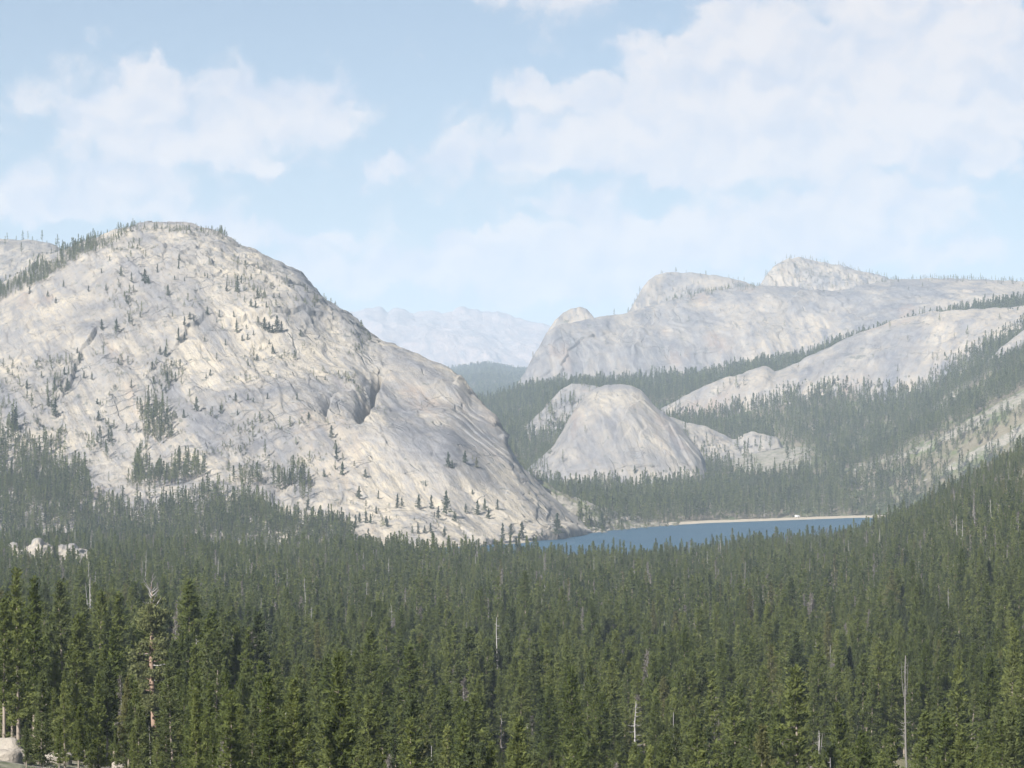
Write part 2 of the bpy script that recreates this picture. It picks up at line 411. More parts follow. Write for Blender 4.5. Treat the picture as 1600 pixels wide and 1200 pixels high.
# ground: the slope below the viewpoint, the forested valley floor, the hillside on the right, the lake bed
G_PX = np.array([-2400, -400, 0, 250, 500, 800, 1100, 1340, 1450, 1520, 1600, 1750, 2200, 4000.])
G_D = np.array([-40, 0, 20, 60, 150, 250, 400, 600, 900, 1300, 1550, 1680, 1760, 2100, 2600, 12000.])
G_Z = np.array([
    # -2400 -400   0    250   500   800  1100  1340  1450  1520  1600  1750  2200  4000
    [-1.2] * 14, [-1.7] * 14, [-4.6] * 14, [-14.] * 14,
    [-22, -21, -21, -23, -27, -30, -31, -31, -31, -31, -31, -30, -28, -24],
    [-33, -32, -31.5, -35, -43, -46, -47, -47, -46, -45, -44, -42, -36, -24],
    [-46, -47, -48, -51, -56, -58, -59, -58, -56, -54, -52, -49, -38, -10],
    [-56, -58, -59, -61, -64, -66, -66, -64, -61, -58, -54, -48, -30, 10],
    [-63, -66, -67, -68, -70, -71.5, -71, -67, -60, -54, -47, -36, -5, 40],
    [-66, -69, -71, -72, -73, -74.2, -74.3, -64.5, -49, -37, -24, -6, 30, 60],
    [-66, -70, -73, -74, -75, -75.4, -75.4, -65.5, -42, -25, -7, 12, 45, 70],
    [-66, -72, -76, -76, -76, -75.8, -75.8, -73, -47, -25, -6, 14, 45, 70],
    [-66, -76, -80, -80, -80, -80, -80, -78, -52, -30, -10, 10, 40, 60],
    [-66, -84, -86, -86, -86, -86, -86, -85, -75, -60, -45, -20, 10, 20],
    [-80, -86, -88, -88, -88, -88, -88, -88, -88, -85, -80, -70, -40, -20],
    [-88.] * 14])
def gbase(px, d):
    """bilinear table lookup, smoothed by a small box in the table's own spacing"""
    out = 0; ld = np.sign(d) * np.log1p(np.abs(d) / 40); LD = np.sign(G_D) * np.log1p(np.abs(G_D) / 40)
    px, d = np.asarray(px, float), np.asarray(d, float)
    for ox, od, w in ((0, 0, .4), (60, 0, .15), (-60, 0, .15), (0, .1, .15), (0, -.1, .15)):
        a = np.clip(np.interp(px + ox, G_PX, np.arange(14)), 0, 12.9999); b = np.clip(np.interp(ld + od, LD, np.arange(16)), 0, 14.9999)
        i, j = a.astype(int), b.astype(int); u, v = a - i, b - j
        out = out + w * (G_Z[j, i] * (1 - u) * (1 - v) + G_Z[j, i + 1] * u * (1 - v) + G_Z[j + 1, i] * (1 - u) * v + G_Z[j + 1, i + 1] * u * v)
    return out
def gz(x, d):
    x, d = np.asarray(x, float), np.asarray(d, float)
    px = 800 + F * x / np.maximum(d, 60.)
    z = gbase(px, d); Q = np.stack([x, d, 0 * x], -1)
    damp = np.clip(d / 300, 0, 1) * (1 - .75 * sstep(d, 1250, 1500))
    return z + damp * (2.4 * fbm(Q / 70, 3, 5) + .5 * fbm(Q / 14, 3, 6))
def make_ground():
    px = np.linspace(-2400, 4000, 640); dd = np.concatenate([[-40, -20, 0, 8], np.geomspace(14, 2300, 460), np.geomspace(2400, 14000, 24)])
    X = (px[None] - 800) / F * np.maximum(dd, 60.)[:, None]; Y = np.broadcast_to(dd[:, None], X.shape)
    Z = gz(X, Y)
    P = np.stack([X, Y, Z], -1); m, n = X.shape; i = np.arange(m * n).reshape(m, n)
    q = np.stack([i[:-1, :-1], i[:-1, 1:], i[1:, 1:], i[1:, :-1]], -1).reshape(-1, 4)
    o = mesh_obj('ground', P.reshape(-1, 3), q, MAT['floor'], smooth=True)
    pxx = np.broadcast_to(px[None], X.shape); row = HZ - F * Z / np.maximum(Y, 1)
    rk = np.full(X.shape, -.15)
    rk = np.where((pxx < 420) & (Y < 330), .42, rk); rk = np.where(Y < 120, .5, rk)
    a = o.data.attributes.new('rock', 'FLOAT', 'POINT'); a.data.foreach_set('value', rk.ravel().astype(np.float32))
    tag(o, 'brown forest floor with grass and pale rock on the valley bottom', kind='structure')
    g = Layer(); g.P = P[6:]; return g
GROUND = make_ground()

# left granite dome above the lake
SKY_L = [(-500, 520), (-150, 480), (0, 452), (30, 430), (60, 408), (100, 392), (130, 381), (180, 364), (230, 355), (265, 353), (300, 355), (345, 369),
         (370, 384), (400, 396), (440, 416), (480, 441), (505, 470), (540, 490), (560, 508), (575, 524), (605, 536), (640, 547), (690, 571),
         (715, 590), (735, 617), (752, 632), (770, 651), (786, 672), (786, 690), (800, 711), (820, 736), (850, 766), (890, 801), (925, 832), (940, 846), (1000, 880)]
D_CR = [(-500, 3000), (0, 2820), (200, 2760), (300, 2740), (500, 2640), (575, 2560), (700, 2400), (800, 2230), (850, 2190), (925, 2180), (1000, 2180)]
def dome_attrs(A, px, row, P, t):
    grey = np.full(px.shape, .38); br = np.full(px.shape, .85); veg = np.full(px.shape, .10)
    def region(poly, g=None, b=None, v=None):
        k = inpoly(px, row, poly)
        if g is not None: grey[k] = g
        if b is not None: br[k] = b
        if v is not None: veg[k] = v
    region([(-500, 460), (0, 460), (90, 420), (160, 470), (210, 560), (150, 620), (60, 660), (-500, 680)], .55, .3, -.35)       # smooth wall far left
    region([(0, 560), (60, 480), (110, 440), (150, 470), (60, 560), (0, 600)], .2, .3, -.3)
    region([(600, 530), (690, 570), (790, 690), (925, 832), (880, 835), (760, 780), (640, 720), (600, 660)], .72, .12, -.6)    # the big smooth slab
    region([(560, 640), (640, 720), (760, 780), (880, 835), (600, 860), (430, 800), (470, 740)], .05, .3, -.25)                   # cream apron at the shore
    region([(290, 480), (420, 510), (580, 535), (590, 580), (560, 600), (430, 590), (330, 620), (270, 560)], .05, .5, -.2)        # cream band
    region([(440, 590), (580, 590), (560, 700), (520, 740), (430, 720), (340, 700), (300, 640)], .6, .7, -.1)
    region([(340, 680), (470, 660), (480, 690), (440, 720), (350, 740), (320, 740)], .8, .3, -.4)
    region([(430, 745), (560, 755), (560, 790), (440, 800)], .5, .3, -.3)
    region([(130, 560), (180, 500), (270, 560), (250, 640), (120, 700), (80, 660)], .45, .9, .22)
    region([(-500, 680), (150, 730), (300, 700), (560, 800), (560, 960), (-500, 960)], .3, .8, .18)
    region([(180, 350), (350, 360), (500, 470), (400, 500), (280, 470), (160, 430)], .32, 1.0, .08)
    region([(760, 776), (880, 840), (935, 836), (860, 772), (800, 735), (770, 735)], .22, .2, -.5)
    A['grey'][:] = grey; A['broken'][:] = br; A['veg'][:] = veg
def dome_disp(P, st, A, px, row):
    b = A['broken']; b = b * (.7 + .3 * vnoise(P / 60, 3))
    big = 13 * fbm(P / 210, 3, 11)
    n = fbm(st / np.array([120., 260., 120.]), 3, 21) * 3.2
    fr = n - np.floor(n); step = np.floor(n) + sstep(fr, .0, .16)
    sheet = 2.2 * (step - n * .6)
    rid = ridged(st / np.array([50., 90., 50.]), 5, 31) * 2.8 * b + ridged(P / 16, 3, 36) * 1.0 * b * b + 1.1 * fbm(P / 7, 2, 37) * b
    blk = np.round(fbm(P / 22, 2, 41) * 3) * .8 * b
    c1 = st[..., 0] / 30 + 1.1 * fbm(P / 150, 3, 61) + .12 * fbm(P / 25, 2, 62); c2 = st[..., 1] / 52 + .9 * fbm(P / 120, 3, 63) + .10 * fbm(P / 18, 2, 64)
    gate = sstep(fbm(P / 140, 2, 65), -.5, .3)
    blk = blk + 3.6 * (c1 - np.floor(c1)) * (.35 + .65 * b) * gate + 2.6 * (c2 - np.floor(c2)) * b * (1.2 - gate)
    groove = .55 * vnoise(st / np.array([9., 120., 30.]), 51) + .6 * vnoise(st / np.array([4., 60., 20.]), 52)
    edge = sstep(SKYDIST(SKY_L, px, row), 2, 40)
    return (big * .8 + sheet * (.4 + b)) * (.25 + .75 * edge) + rid * (.4 + .6 * edge) + blk + groove * (1.2 - b * .7)
def jag(tab, amp, wl, seed):
    p = np.array(tab, float); x = np.arange(p[0, 0], p[-1, 0] + 1, 2.0); v = np.interp(x, p[:, 0], p[:, 1])
    return list(zip(x, v + amp * fbm(np.stack([x / wl, 0 * x, 0 * x], -1), 4, seed, .6)))
def SKYDIST(tab, px, row):
    p = np.array(tab, float); return np.abs(row - np.interp(px, p[:, 0], p[:, 1]))
slab_dir = pt(880, 820, 2150) - pt(620, 560, 2480)
SKY_LJ = jag(SKY_L, 1.6, 22, 11)
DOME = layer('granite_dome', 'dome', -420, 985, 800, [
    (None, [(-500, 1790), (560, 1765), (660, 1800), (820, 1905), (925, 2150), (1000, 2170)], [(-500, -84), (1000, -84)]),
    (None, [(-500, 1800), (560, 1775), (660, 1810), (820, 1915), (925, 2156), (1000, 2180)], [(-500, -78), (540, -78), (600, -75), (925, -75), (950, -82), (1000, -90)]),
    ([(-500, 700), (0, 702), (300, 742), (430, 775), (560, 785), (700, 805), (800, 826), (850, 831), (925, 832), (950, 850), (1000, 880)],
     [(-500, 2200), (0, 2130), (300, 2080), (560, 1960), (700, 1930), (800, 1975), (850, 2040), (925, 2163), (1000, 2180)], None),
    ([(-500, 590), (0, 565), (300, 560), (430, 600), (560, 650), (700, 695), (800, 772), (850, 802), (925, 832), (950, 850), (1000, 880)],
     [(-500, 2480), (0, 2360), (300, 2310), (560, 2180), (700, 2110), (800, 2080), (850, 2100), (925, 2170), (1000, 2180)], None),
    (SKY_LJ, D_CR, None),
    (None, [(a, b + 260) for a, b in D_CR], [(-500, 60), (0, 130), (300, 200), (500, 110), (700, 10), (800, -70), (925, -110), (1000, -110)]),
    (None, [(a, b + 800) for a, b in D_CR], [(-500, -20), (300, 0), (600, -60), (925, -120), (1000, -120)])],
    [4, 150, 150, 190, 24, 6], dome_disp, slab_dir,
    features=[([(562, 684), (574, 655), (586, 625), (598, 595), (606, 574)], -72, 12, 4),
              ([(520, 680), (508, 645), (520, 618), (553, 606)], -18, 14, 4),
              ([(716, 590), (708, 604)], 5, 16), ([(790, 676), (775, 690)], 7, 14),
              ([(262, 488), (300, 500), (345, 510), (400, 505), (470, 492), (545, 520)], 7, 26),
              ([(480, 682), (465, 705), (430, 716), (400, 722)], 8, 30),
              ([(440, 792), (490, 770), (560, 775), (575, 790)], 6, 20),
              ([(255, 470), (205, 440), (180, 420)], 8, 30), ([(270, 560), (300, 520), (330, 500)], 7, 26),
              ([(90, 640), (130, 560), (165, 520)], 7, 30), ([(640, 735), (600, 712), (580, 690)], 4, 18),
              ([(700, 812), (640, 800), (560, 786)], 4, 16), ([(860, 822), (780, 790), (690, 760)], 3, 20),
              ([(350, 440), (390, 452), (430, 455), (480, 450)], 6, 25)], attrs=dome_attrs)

# generic rock relief for the other domes
def rock_disp(big, sheet, rid, sc, seed, sky=None):
    def f(P, st, A, px, row):
        n = fbm(st / np.array([110., 300., 110.]) / sc, 3, seed + 1) * 3
        fr = n - np.floor(n); stp = np.floor(n) + sstep(fr, 0, .18)
        e = sstep(SKYDIST(sky, px, row), 2, 30) if sky else 1
        return (big * .8 * fbm(P / 230 / sc, 3, seed) + .4 * sheet * (stp - n * .6)) * (.25 + .75 * e) + .38 * rid * ridged(st / np.array([45., 150., 45.]) / sc, 5, seed + 2) * (.4 + .6 * e) \
            + .16 * rid * vnoise(st / np.array([9., 160., 20.]) / sc, seed + 5)
    return f
def plain_attrs(g, b, v, extra=()):
    def f(A, px, row, P, t):
        A['grey'][:] = g; A['broken'][:] = b; A['veg'][:] = v
        for poly, k, val in extra: A[k][inpoly(px, row, poly)] = val
    return f
def dome_sheet(name, mat, px0, px1, npx, base, sky, d_base, d_sky, nts=(6, 150, 20, 6), foot=60, disp=None, attrs=None, stdir=None, features=(), back=.35, mid=None, jg=1.2):
    """a rounded rock: foot below the ground in front, base row, crest row, and the far side"""
    db = d_base if isinstance(d_base, list) else [(px0, d_base), (px1, d_base)]
    dc = d_sky if isinstance(d_sky, list) else [(px0, d_sky), (px1, d_sky)]
    px = np.linspace(px0, px1, 60)
    zc = (HZ - np.interp(px, *np.array(sky, float).T)) / F * np.interp(px, *np.array(dc, float).T)
    zb = (HZ - np.interp(px, *np.array(base, float).T)) / F * np.interp(px, *np.array(db, float).T)
    gap = np.interp(px, *np.array(dc, float).T) - np.interp(px, *np.array(db, float).T)
    dcv = np.interp(px, *np.array(dc, float).T); dbv = np.interp(px, *np.array(db, float).T)
    tb = lambda v: list(zip(px, v))
    curves = [(None, tb(dbv - 60), tb(zb - foot)), (base, db, None)]
    f1 = .5 if mid is None else mid
    curves.append((None, tb(dbv + gap * .42), tb(zb + (zc - zb) * .60)))
    curves += [(jag(sky, jg, 16, npx), dc, None), (None, tb(dcv + gap * .6 + 60), tb(zc - (zc - zb) * back - 12)), (None, tb(dcv + gap * 1.6 + 200), tb(zb - foot - 60))]
    n = [nts[0], nts[1] // 2, nts[1] // 2, nts[2], nts[3]]
    return layer(name, MAT_KEY(mat), px0, px1, npx, curves, n, disp, stdir, features, attrs)
MAT_KEY = lambda k: k

# round dome beyond the far shore, and the smaller one behind it
SKY_P = [(800, 775), (815, 745), (830, 728), (850, 712), (868, 693), (880, 674), (892, 651), (903, 634), (915, 619), (930, 609), (950, 602), (970, 600), (987, 604), (1002, 613), (1018, 629),
         (1030, 640), (1045, 652), (1070, 680), (1090, 705), (1102, 730), (1108, 750), (1116, 790)]
MIDDOME = dome_sheet('round_granite_dome', 'mid', 800, 1116, 300, [(800, 790), (850, 772), (900, 768), (1000, 766), (1080, 768), (1116, 795)], SKY_P,
    [(800, 3000), (960, 2960), (1116, 3000)], [(800, 3080), (880, 3170), (960, 3230), (1040, 3170), (1116, 3080)], nts=(5, 230, 18, 5), foot=25,
    disp=rock_disp(9, 4.0, 3.0, .8, 61, SKY_P), stdir=(.35, -.3, -1),
    attrs=plain_attrs(.62, .35, -.45, [([(860, 755), (960, 735), (1100, 745), (1100, 780), (860, 780)], 'grey', .05), ([(900, 610), (1000, 605), (1030, 640), (940, 650), (905, 640)], 'grey', .15),
        ([(980, 690), (1040, 690), (1040, 715), (980, 710)], 'grey', .0)]),
    features=[([(918, 632), (935, 645), (960, 648), (972, 640)], 6, 14), ([(1010, 624), (990, 640), (975, 660), (960, 690)], 5, 20), ([(880, 700), (920, 725), (990, 735), (1040, 730)], 4, 14),
              ([(1040, 660), (1060, 700), (1085, 740)], 5, 18), ([(870, 735), (930, 735), (1000, 742)], 3, 10)])
SKY_P2 = [(820, 668), (837, 650), (855, 632), (875, 612), (893, 601), (915, 601), (935, 606), (955, 622), (980, 660)]
DOME2 = dome_sheet('low_granite_dome', 'mid', 820, 980, 110, [(820, 672), (860, 668), (920, 668), (980, 680)], SKY_P2, 3450, [(820, 3480), (900, 3620), (980, 3500)], nts=(4, 90, 10, 4), foot=25,
    disp=rock_disp(8, 4, 4, .8, 71, SKY_P2), attrs=plain_attrs(.45, .6, 0.05))

# pale slabs running down from the round dome to the right
SKY_S = [(1030, 655), (1045, 652), (1070, 660), (1100, 668), (1125, 678), (1145, 688), (1160, 682), (1175, 676), (1190, 680), (1215, 684), (1225, 704), (1262, 708), (1280, 724)]
SLAB = dome_sheet('bare_granite_slabs', 'mid', 1030, 1280, 170, [(1030, 662), (1060, 676), (1085, 700), (1110, 708), (1150, 722), (1180, 736), (1205, 738), (1230, 728), (1280, 730)], SKY_S, 3260, [(1030, 3420), (1280, 3360)], nts=(4, 80, 8, 4), foot=20,
    disp=rock_disp(4, 5, 4, .6, 75, SKY_S), attrs=plain_attrs(.02, .6, -.15))

# basin and forested slopes beyond the lake
SHORE = [(-200, 870), (400, 863), (560, 860.5), (660, 857), (740, 853), (820, 848), (870, 841), (925, 832.5), (960, 827.5), (1000, 824), (1050, 820.5), (1100, 817.5), (1180, 814.5), (1250, 812), (1340, 809), (1600, 806), (2400, 803)]
def shore_d(px): return 76.0 * F / (np.interp(px, *np.array(SHORE, float).T) - HZ)
sh = [(p, float(shore_d(p))) for p, _ in SHORE]
D1_BASE = [(700, 645), (760, 642), (790, 636), (830, 622), (870, 614), (960, 608), (1030, 608), (1100, 596), (1180, 579), (1250, 573), (1310, 556), (1350, 542), (1420, 518), (1500, 500), (1600, 490), (2400, 430)]
STRIPS = [[(1315, 750), (1345, 733), (1420, 708), (1480, 680), (1560, 628), (1620, 596), (1620, 622), (1540, 664), (1450, 706), (1390, 724)],
          [(1420, 760), (1470, 738), (1500, 714), (1560, 684), (1620, 650), (1620, 676), (1560, 702), (1500, 732)],
          [(1462, 642), (1480, 620), (1500, 608), (1515, 598), (1512, 614), (1478, 652)], [(1310, 752), (1360, 744), (1380, 748), (1340, 757)],
          [(1060, 672), (1110, 700), (1150, 712), (1215, 690), (1270, 700), (1270, 728), (1190, 745), (1130, 728)], [(1130, 600), (1060, 632), (1030, 640), (1090, 640), (1160, 622)]]
def basin_attrs(A, px, row, P, t):
    r = np.full(px.shape, -.25)
    for s in STRIPS: r[inpoly(px, row, s)] = .62
    A['rock'][:] = r
BASIN = layer('forest_slope', 'floor', 600, 2400, 420, [
    (None, [(a, b + 8) for a, b in sh], [(-200, -80), (2400, -80)]),
    (None, [(a, b + 75) for a, b in sh], [(-200, -73.4), (2400, -73.4)]),
    ([(600, 790), (900, 772), (1100, 768), (1200, 760), (1280, 757), (1340, 742), (1400, 718), (1500, 668), (1600, 618), (2400, 330)], [(600, 2800), (900, 2950), (1340, 2980), (1600, 2950), (2400, 2950)], None),
    ([(600, 700), (800, 672), (880, 664), (950, 668), (1050, 680), (1150, 670), (1280, 654), (1400, 645), (1450, 628), (1480, 612), (1540, 572), (1600, 545), (2400, 330)], [(600, 3600), (2400, 3600)], None),
    (D1_BASE, [(600, 4400), (2400, 4400)], None),
    (None, [(600, 4900), (2400, 4900)], [(600, 60), (800, 70), (1000, 110), (1600, 250), (2400, 300)])],
    [10, 70, 70, 60, 10], lambda P, st, A, px, row: 9 * fbm(P / 130, 3, 81) * sstep(P[..., 1], 2800, 3200) + 1.5 * fbm(P / 30, 3, 82) + A['rock'].clip(0) * 2 * ridged(P / 16, 2, 83), attrs=basin_attrs)

# talus at the right foot of the left dome
SKY_T = [(820, 745), (850, 758), (870, 768), (900, 780), (940, 796), (980, 808), (1020, 817), (1060, 822)]
TALUS = dome_sheet('talus_slope', 'floor', 830, 1060, 150, [(830, 840), (880, 838), (925, 831), (1000, 822.5), (1060, 819.5)], SKY_T,
    [(830, 2200), (925, 2165), (1000, 2310), (1060, 2400)], [(830, 2310), (925, 2300), (1000, 2400), (1060, 2450)], nts=(3, 60, 5, 3), foot=6,
    disp=lambda P, st, A, px, row: 1.6 * ridged(P / 9, 3, 91) + 2 * fbm(P / 30, 2, 92), attrs=lambda A, px, row, P, t: A['rock'].__setitem__(slice(None), .55))

# long streaked ridge on the right, its neighbours and what stands behind
SKY_D1 = [(770, 650), (790, 634), (800, 612), (820, 580), (840, 546), (855, 520), (870, 508), (905, 502), (925, 498), (960, 491), (1000, 483), (1050, 468), (1100, 456), (1150, 449), (1200, 447), (1240, 449),
          (1280, 456), (1330, 449), (1400, 438), (1450, 436), (1520, 438), (1600, 445), (1750, 450), (2300, 470)]
RIDGE = dome_sheet('granite_ridge', 'ridge', 770, 2000, 620, D1_BASE, SKY_D1, [(770, 4480), (2000, 4460)], [(770, 4520), (900, 4750), (1100, 4950), (1285, 4900), (1450, 5000), (2000, 5000)], nts=(5, 190, 16, 5), foot=30,
    disp=rock_disp(14, 8, 5, 1.3, 101, SKY_D1), stdir=(.25, -.35, -1),
    attrs=plain_attrs(.62, .3, -.55, [([(1280, 455), (1320, 490), (1330, 520), (1250, 548), (1180, 545), (1260, 500)], 'grey', .0), ([(1330, 448), (1520, 440), (1500, 470), (1380, 490)], 'grey', .7),
        ([(1500, 440), (1700, 440), (1700, 480), (1450, 490)], 'grey', .0), ([(900, 500), (1000, 485), (1150, 452), (1040, 500), (940, 560)], 'grey', .3)]),
    features=[([(1290, 456), (1250, 462), (1235, 480), (1240, 500)], 9, 30), ([(1095, 462), (1030, 490), (980, 520), (950, 560)], 8, 30), ([(870, 600), (880, 560), (910, 530), (960, 515)], 9, 25),
              ([(1180, 500), (1170, 540)], 7, 14), ([(1010, 500), (995, 540), (985, 580)], 7, 16), ([(850, 545), (835, 580), (822, 605)], 8, 14), ([(1285, 455), (1320, 480), (1345, 500)], -9, 22)])
SKY_D2 = [(970, 500), (985, 484), (1000, 456), (1012, 438), (1025, 431), (1045, 427), (1080, 426), (1110, 430), (1140, 435), (1165, 440), (1190, 452), (1220, 470)]
BACK1 = dome_sheet('rear_granite_dome', 'ridge', 970, 1220, 190, [(970, 510), (1220, 480)], SKY_D2, 5150, [(970, 5180), (1040, 5400), (1220, 5300)], nts=(3, 90, 8, 3), disp=rock_disp(7, 5, 5, 1.1, 111, SKY_D2), attrs=plain_attrs(.25, .6, -.3))
SKY_D3 = [(1170, 462), (1188, 445), (1200, 428), (1215, 414), (1232, 406), (1250, 405), (1270, 408), (1290, 413), (1330, 421), (1370, 430), (1400, 437), (1440, 446)]
BACK2 = dome_sheet('bouldery_granite_peak', 'ridge', 1170, 1440, 210, [(1170, 475), (1440, 470)], SKY_D3, 5450, [(1170, 5480), (1250, 5700), (1440, 5550)], nts=(3, 90, 8, 3), disp=rock_disp(6, 4, 9, .7, 121, SKY_D3), attrs=plain_attrs(.35, 1, .12))
SKY_D4 = [(845, 545), (858, 516), (868, 500), (880, 489), (893, 483), (905, 480), (916, 484), (926, 494), (940, 520)]
KNOB = dome_sheet('granite_knob', 'ridge', 845, 940, 80, [(845, 560), (940, 540)], SKY_D4, 4830, [(845, 4850), (900, 4960), (940, 4880)], nts=(3, 60, 6, 3), disp=rock_disp(4, 3, 4, .8, 131, SKY_D4), attrs=plain_attrs(.2, .5, -.4))
SKY_D5 = [(1010, 652), (1040, 632), (1080, 612), (1130, 592), (1180, 577), (1195, 574), (1210, 580), (1225, 577), (1245, 568), (1290, 545), (1340, 523), (1400, 502), (1450, 490), (1500, 485), (1560, 482), (1600, 479), (1750, 470), (2300, 470)]
LOWRIDGE = dome_sheet('whaleback_granite_slab', 'ridge', 1010, 2000, 430, [(1010, 680), (1100, 672), (1200, 660), (1280, 652), (1400, 643), (1440, 628), (1480, 608), (1540, 566), (1600, 535), (1800, 500), (2300, 500)], SKY_D5,
    3720, [(1010, 3760), (1200, 3920), (1400, 4120), (2000, 4150)], nts=(4, 150, 12, 4), foot=25, disp=rock_disp(9, 6, 4, 1, 141, SKY_D5), stdir=(-.5, -.4, -1),
    attrs=plain_attrs(.35, .4, -.4, [([(1000, 650), (1100, 600), (1200, 575), (1220, 600), (1150, 650)], 'veg', .1), ([(1280, 560), (1390, 520), (1440, 560), (1400, 610), (1280, 610)], 'grey', .62), ([(1440, 500), (1600, 480), (1600, 510), (1450, 590)], 'grey', .0)]),
    features=[([(1430, 545), (1380, 550), (1350, 580)], 5, 20), ([(1540, 520), (1470, 545), (1420, 560)], 4, 14), ([(1600, 500), (1520, 505), (1440, 520)], 4, 12)])
SKY_D6 = [(1490, 625), (1515, 600), (1530, 578), (1545, 562), (1562, 545), (1585, 526), (1605, 512), (1700, 460), (2000, 380)]
RSLAB = dome_sheet('steep_granite_slab', 'ridge', 1490, 1900, 150, [(1490, 640), (1515, 612), (1560, 585), (1600, 560), (1900, 430)], SKY_D6, 3480, 3560, nts=(3, 60, 6, 3), foot=15, disp=rock_disp(4, 4, 3, .7, 151, SKY_D6), attrs=plain_attrs(.5, .3, -.4))
# far high country, the blue wooded valley below it, and the hill behind the left dome
SKY_E = [(200, 520), (480, 512), (530, 500), (556, 491), (572, 486), (590, 487), (603, 493), (620, 489), (640, 495), (655, 499), (672, 494), (700, 491), (745, 488), (790, 493), (830, 503), (870, 512), (930, 520), (1200, 500)]
def far_attrs(A, px, row, P, t):
    A['grey'][:] = .3; A['broken'][:] = .5; A['veg'][:] = -.5
    A['veg'][inpoly(px, row, [(640, 560), (680, 530), (735, 575), (760, 600), (640, 600)])] = .12
    A['veg'][inpoly(px, row, [(800, 548), (830, 532), (880, 528), (880, 560), (790, 560)])] = .35
FAR = dome_sheet('far_mountains', 'far', 200, 1200, 420, [(200, 612), (1200, 605)], SKY_E, 14200, 17500, nts=(4, 160, 10, 4), foot=80,
    disp=lambda P, st, A, px, row: (46 * ridged(np.stack([P[..., 0] + .5 * P[..., 2], P[..., 1] * .35, P[..., 2] * .3], -1) / 460, 5, 161) + 46 * fbm(P / 1000, 3, 162)) * (.45 + .55 * sstep(SKYDIST(SKY_E, px, row), 2, 30)), attrs=far_attrs, stdir=(.6, 0, -1), jg=4.0)
VALLEY = layer('wooded_valley', 'floor', 560, 1000, 60, [
    (None, [(0, 4700), (1600, 4700)], [(0, 40), (1600, 40)]), ([(560, 632), (1000, 632)], [(0, 6000), (1600, 6000)], None),
    ([(560, 596), (700, 590), (760, 582), (800, 590), (1000, 590)], [(0, 9600), (1600, 9600)], None), (None, [(0, 10400), (1600, 10400)], [(0, 160), (1600, 160)])],
    [10, 40, 6], lambda P, st, A, px, row: 18 * fbm(P / 300, 3, 171))
SKY_I = [(-500, 380), (-100, 372), (0, 376), (40, 379), (75, 384), (120, 402), (170, 430), (260, 470)]
HILL = dome_sheet('granite_hill', 'dome', -420, 260, 260, [(-420, 520), (260, 520)], SKY_I, 3300, 3700, nts=(3, 110, 8, 3), disp=rock_disp(8, 5, 6, .8, 181, SKY_I), attrs=plain_attrs(.35, .8, .1))

# ------------------------------------------------------------------ lake, beach
def make_lake():
    px = np.linspace(-200, 2200, 160); far = shore_d(px) + 14; near = np.full(px.shape, 1690.0)
    rows = 24; t = np.linspace(0, 1, rows)[:, None]; d = near * (1 - t) + far * t
    x = (px[None] - 800) / F * d; P = np.stack([x, d, np.full(x.shape, -76.0)], -1); i = np.arange(x.size).reshape(x.shape)
    q = np.stack([i[:-1, :-1], i[:-1, 1:], i[1:, 1:], i[1:, :-1]], -1).reshape(-1, 4)
    tag(mesh_obj('lake', P.reshape(-1, 3), q, MAT['water'], smooth=True), 'blue mountain lake', kind='structure')
    px = np.linspace(600, 1700, 500); d0 = shore_d(px); wob = 6 * fbm(np.stack([px / 30, px * 0, px * 0], -1), 3, 7)
    prof = [(-16, -76.6), (0, -75.95), (10, -75.1), (24, -74.2), (44, -73.3), (60, -73.6)]
    w = np.interp(px, [600, 800, 900, 940, 1000, 1700], [.5, .6, .7, .75, .9, 1.0])
    P = np.stack([np.stack([(px - 800) / F * (d0 + o * w + wob * .5), d0 + o * w + wob * .5, (z + 76) * np.interp(px, [600, 860, 1000, 1700], [.6, .65, .5, .5]) - 76 + (.25 * fbm(np.stack([px / 9, px * 0 + o, px * 0], -1), 2, 9) if o > 5 else 0)], -1) for o, z in prof])
    i = np.arange(P.shape[0] * P.shape[1]).reshape(P.shape[:2])
    q = np.stack([i[:-1, :-1], i[:-1, 1:], i[1:, 1:], i[1:, :-1]], -1).reshape(-1, 4)
    tag(mesh_obj('beach', P.reshape(-1, 3), q, MAT['sand'], smooth=True), 'pale sandy shore strip round the far side of the lake', kind='structure')
make_lake()

# ------------------------------------------------------------------ trees
def tube(path, rad, ns=6):
    path = np.asarray(path, float); rad = np.asarray(rad, float); a = np.linspace(0, 2 * np.pi, ns, endpoint=False)
    tang = np.gradient(path, axis=0); tang /= np.linalg.norm(tang, axis=1, keepdims=True) + 1e-9
    ref = np.where(np.abs(tang[:, 2:3]) > .8, np.array([[1., 0, 0]]), np.array([[0, 0, 1.]]))
    u = np.cross(tang, ref); u /= np.linalg.norm(u, axis=1, keepdims=True) + 1e-9; v = np.cross(tang, u)
    V = path[:, None] + rad[:, None, None] * (np.cos(a)[None, :, None] * u[:, None] + np.sin(a)[None, :, None] * v[:, None])
    n = len(path); i = np.arange(n * ns).reshape(n, ns)
    q = np.stack([i[:-1], np.roll(i[:-1], -1, 1), np.roll(i[1:], -1, 1), i[1:]], -1).reshape(-1, 4)
    return V.reshape(-1, 3), q
class Bag:
    def __init__(s): s.V, s.Q, s.n = [], [], 0
    def add(s, vq): s.V.append(vq[0]); s.Q.append(vq[1] + s.n); s.n += len(vq[0])
    def get(s): return np.concatenate(s.V), np.concatenate(s.Q)
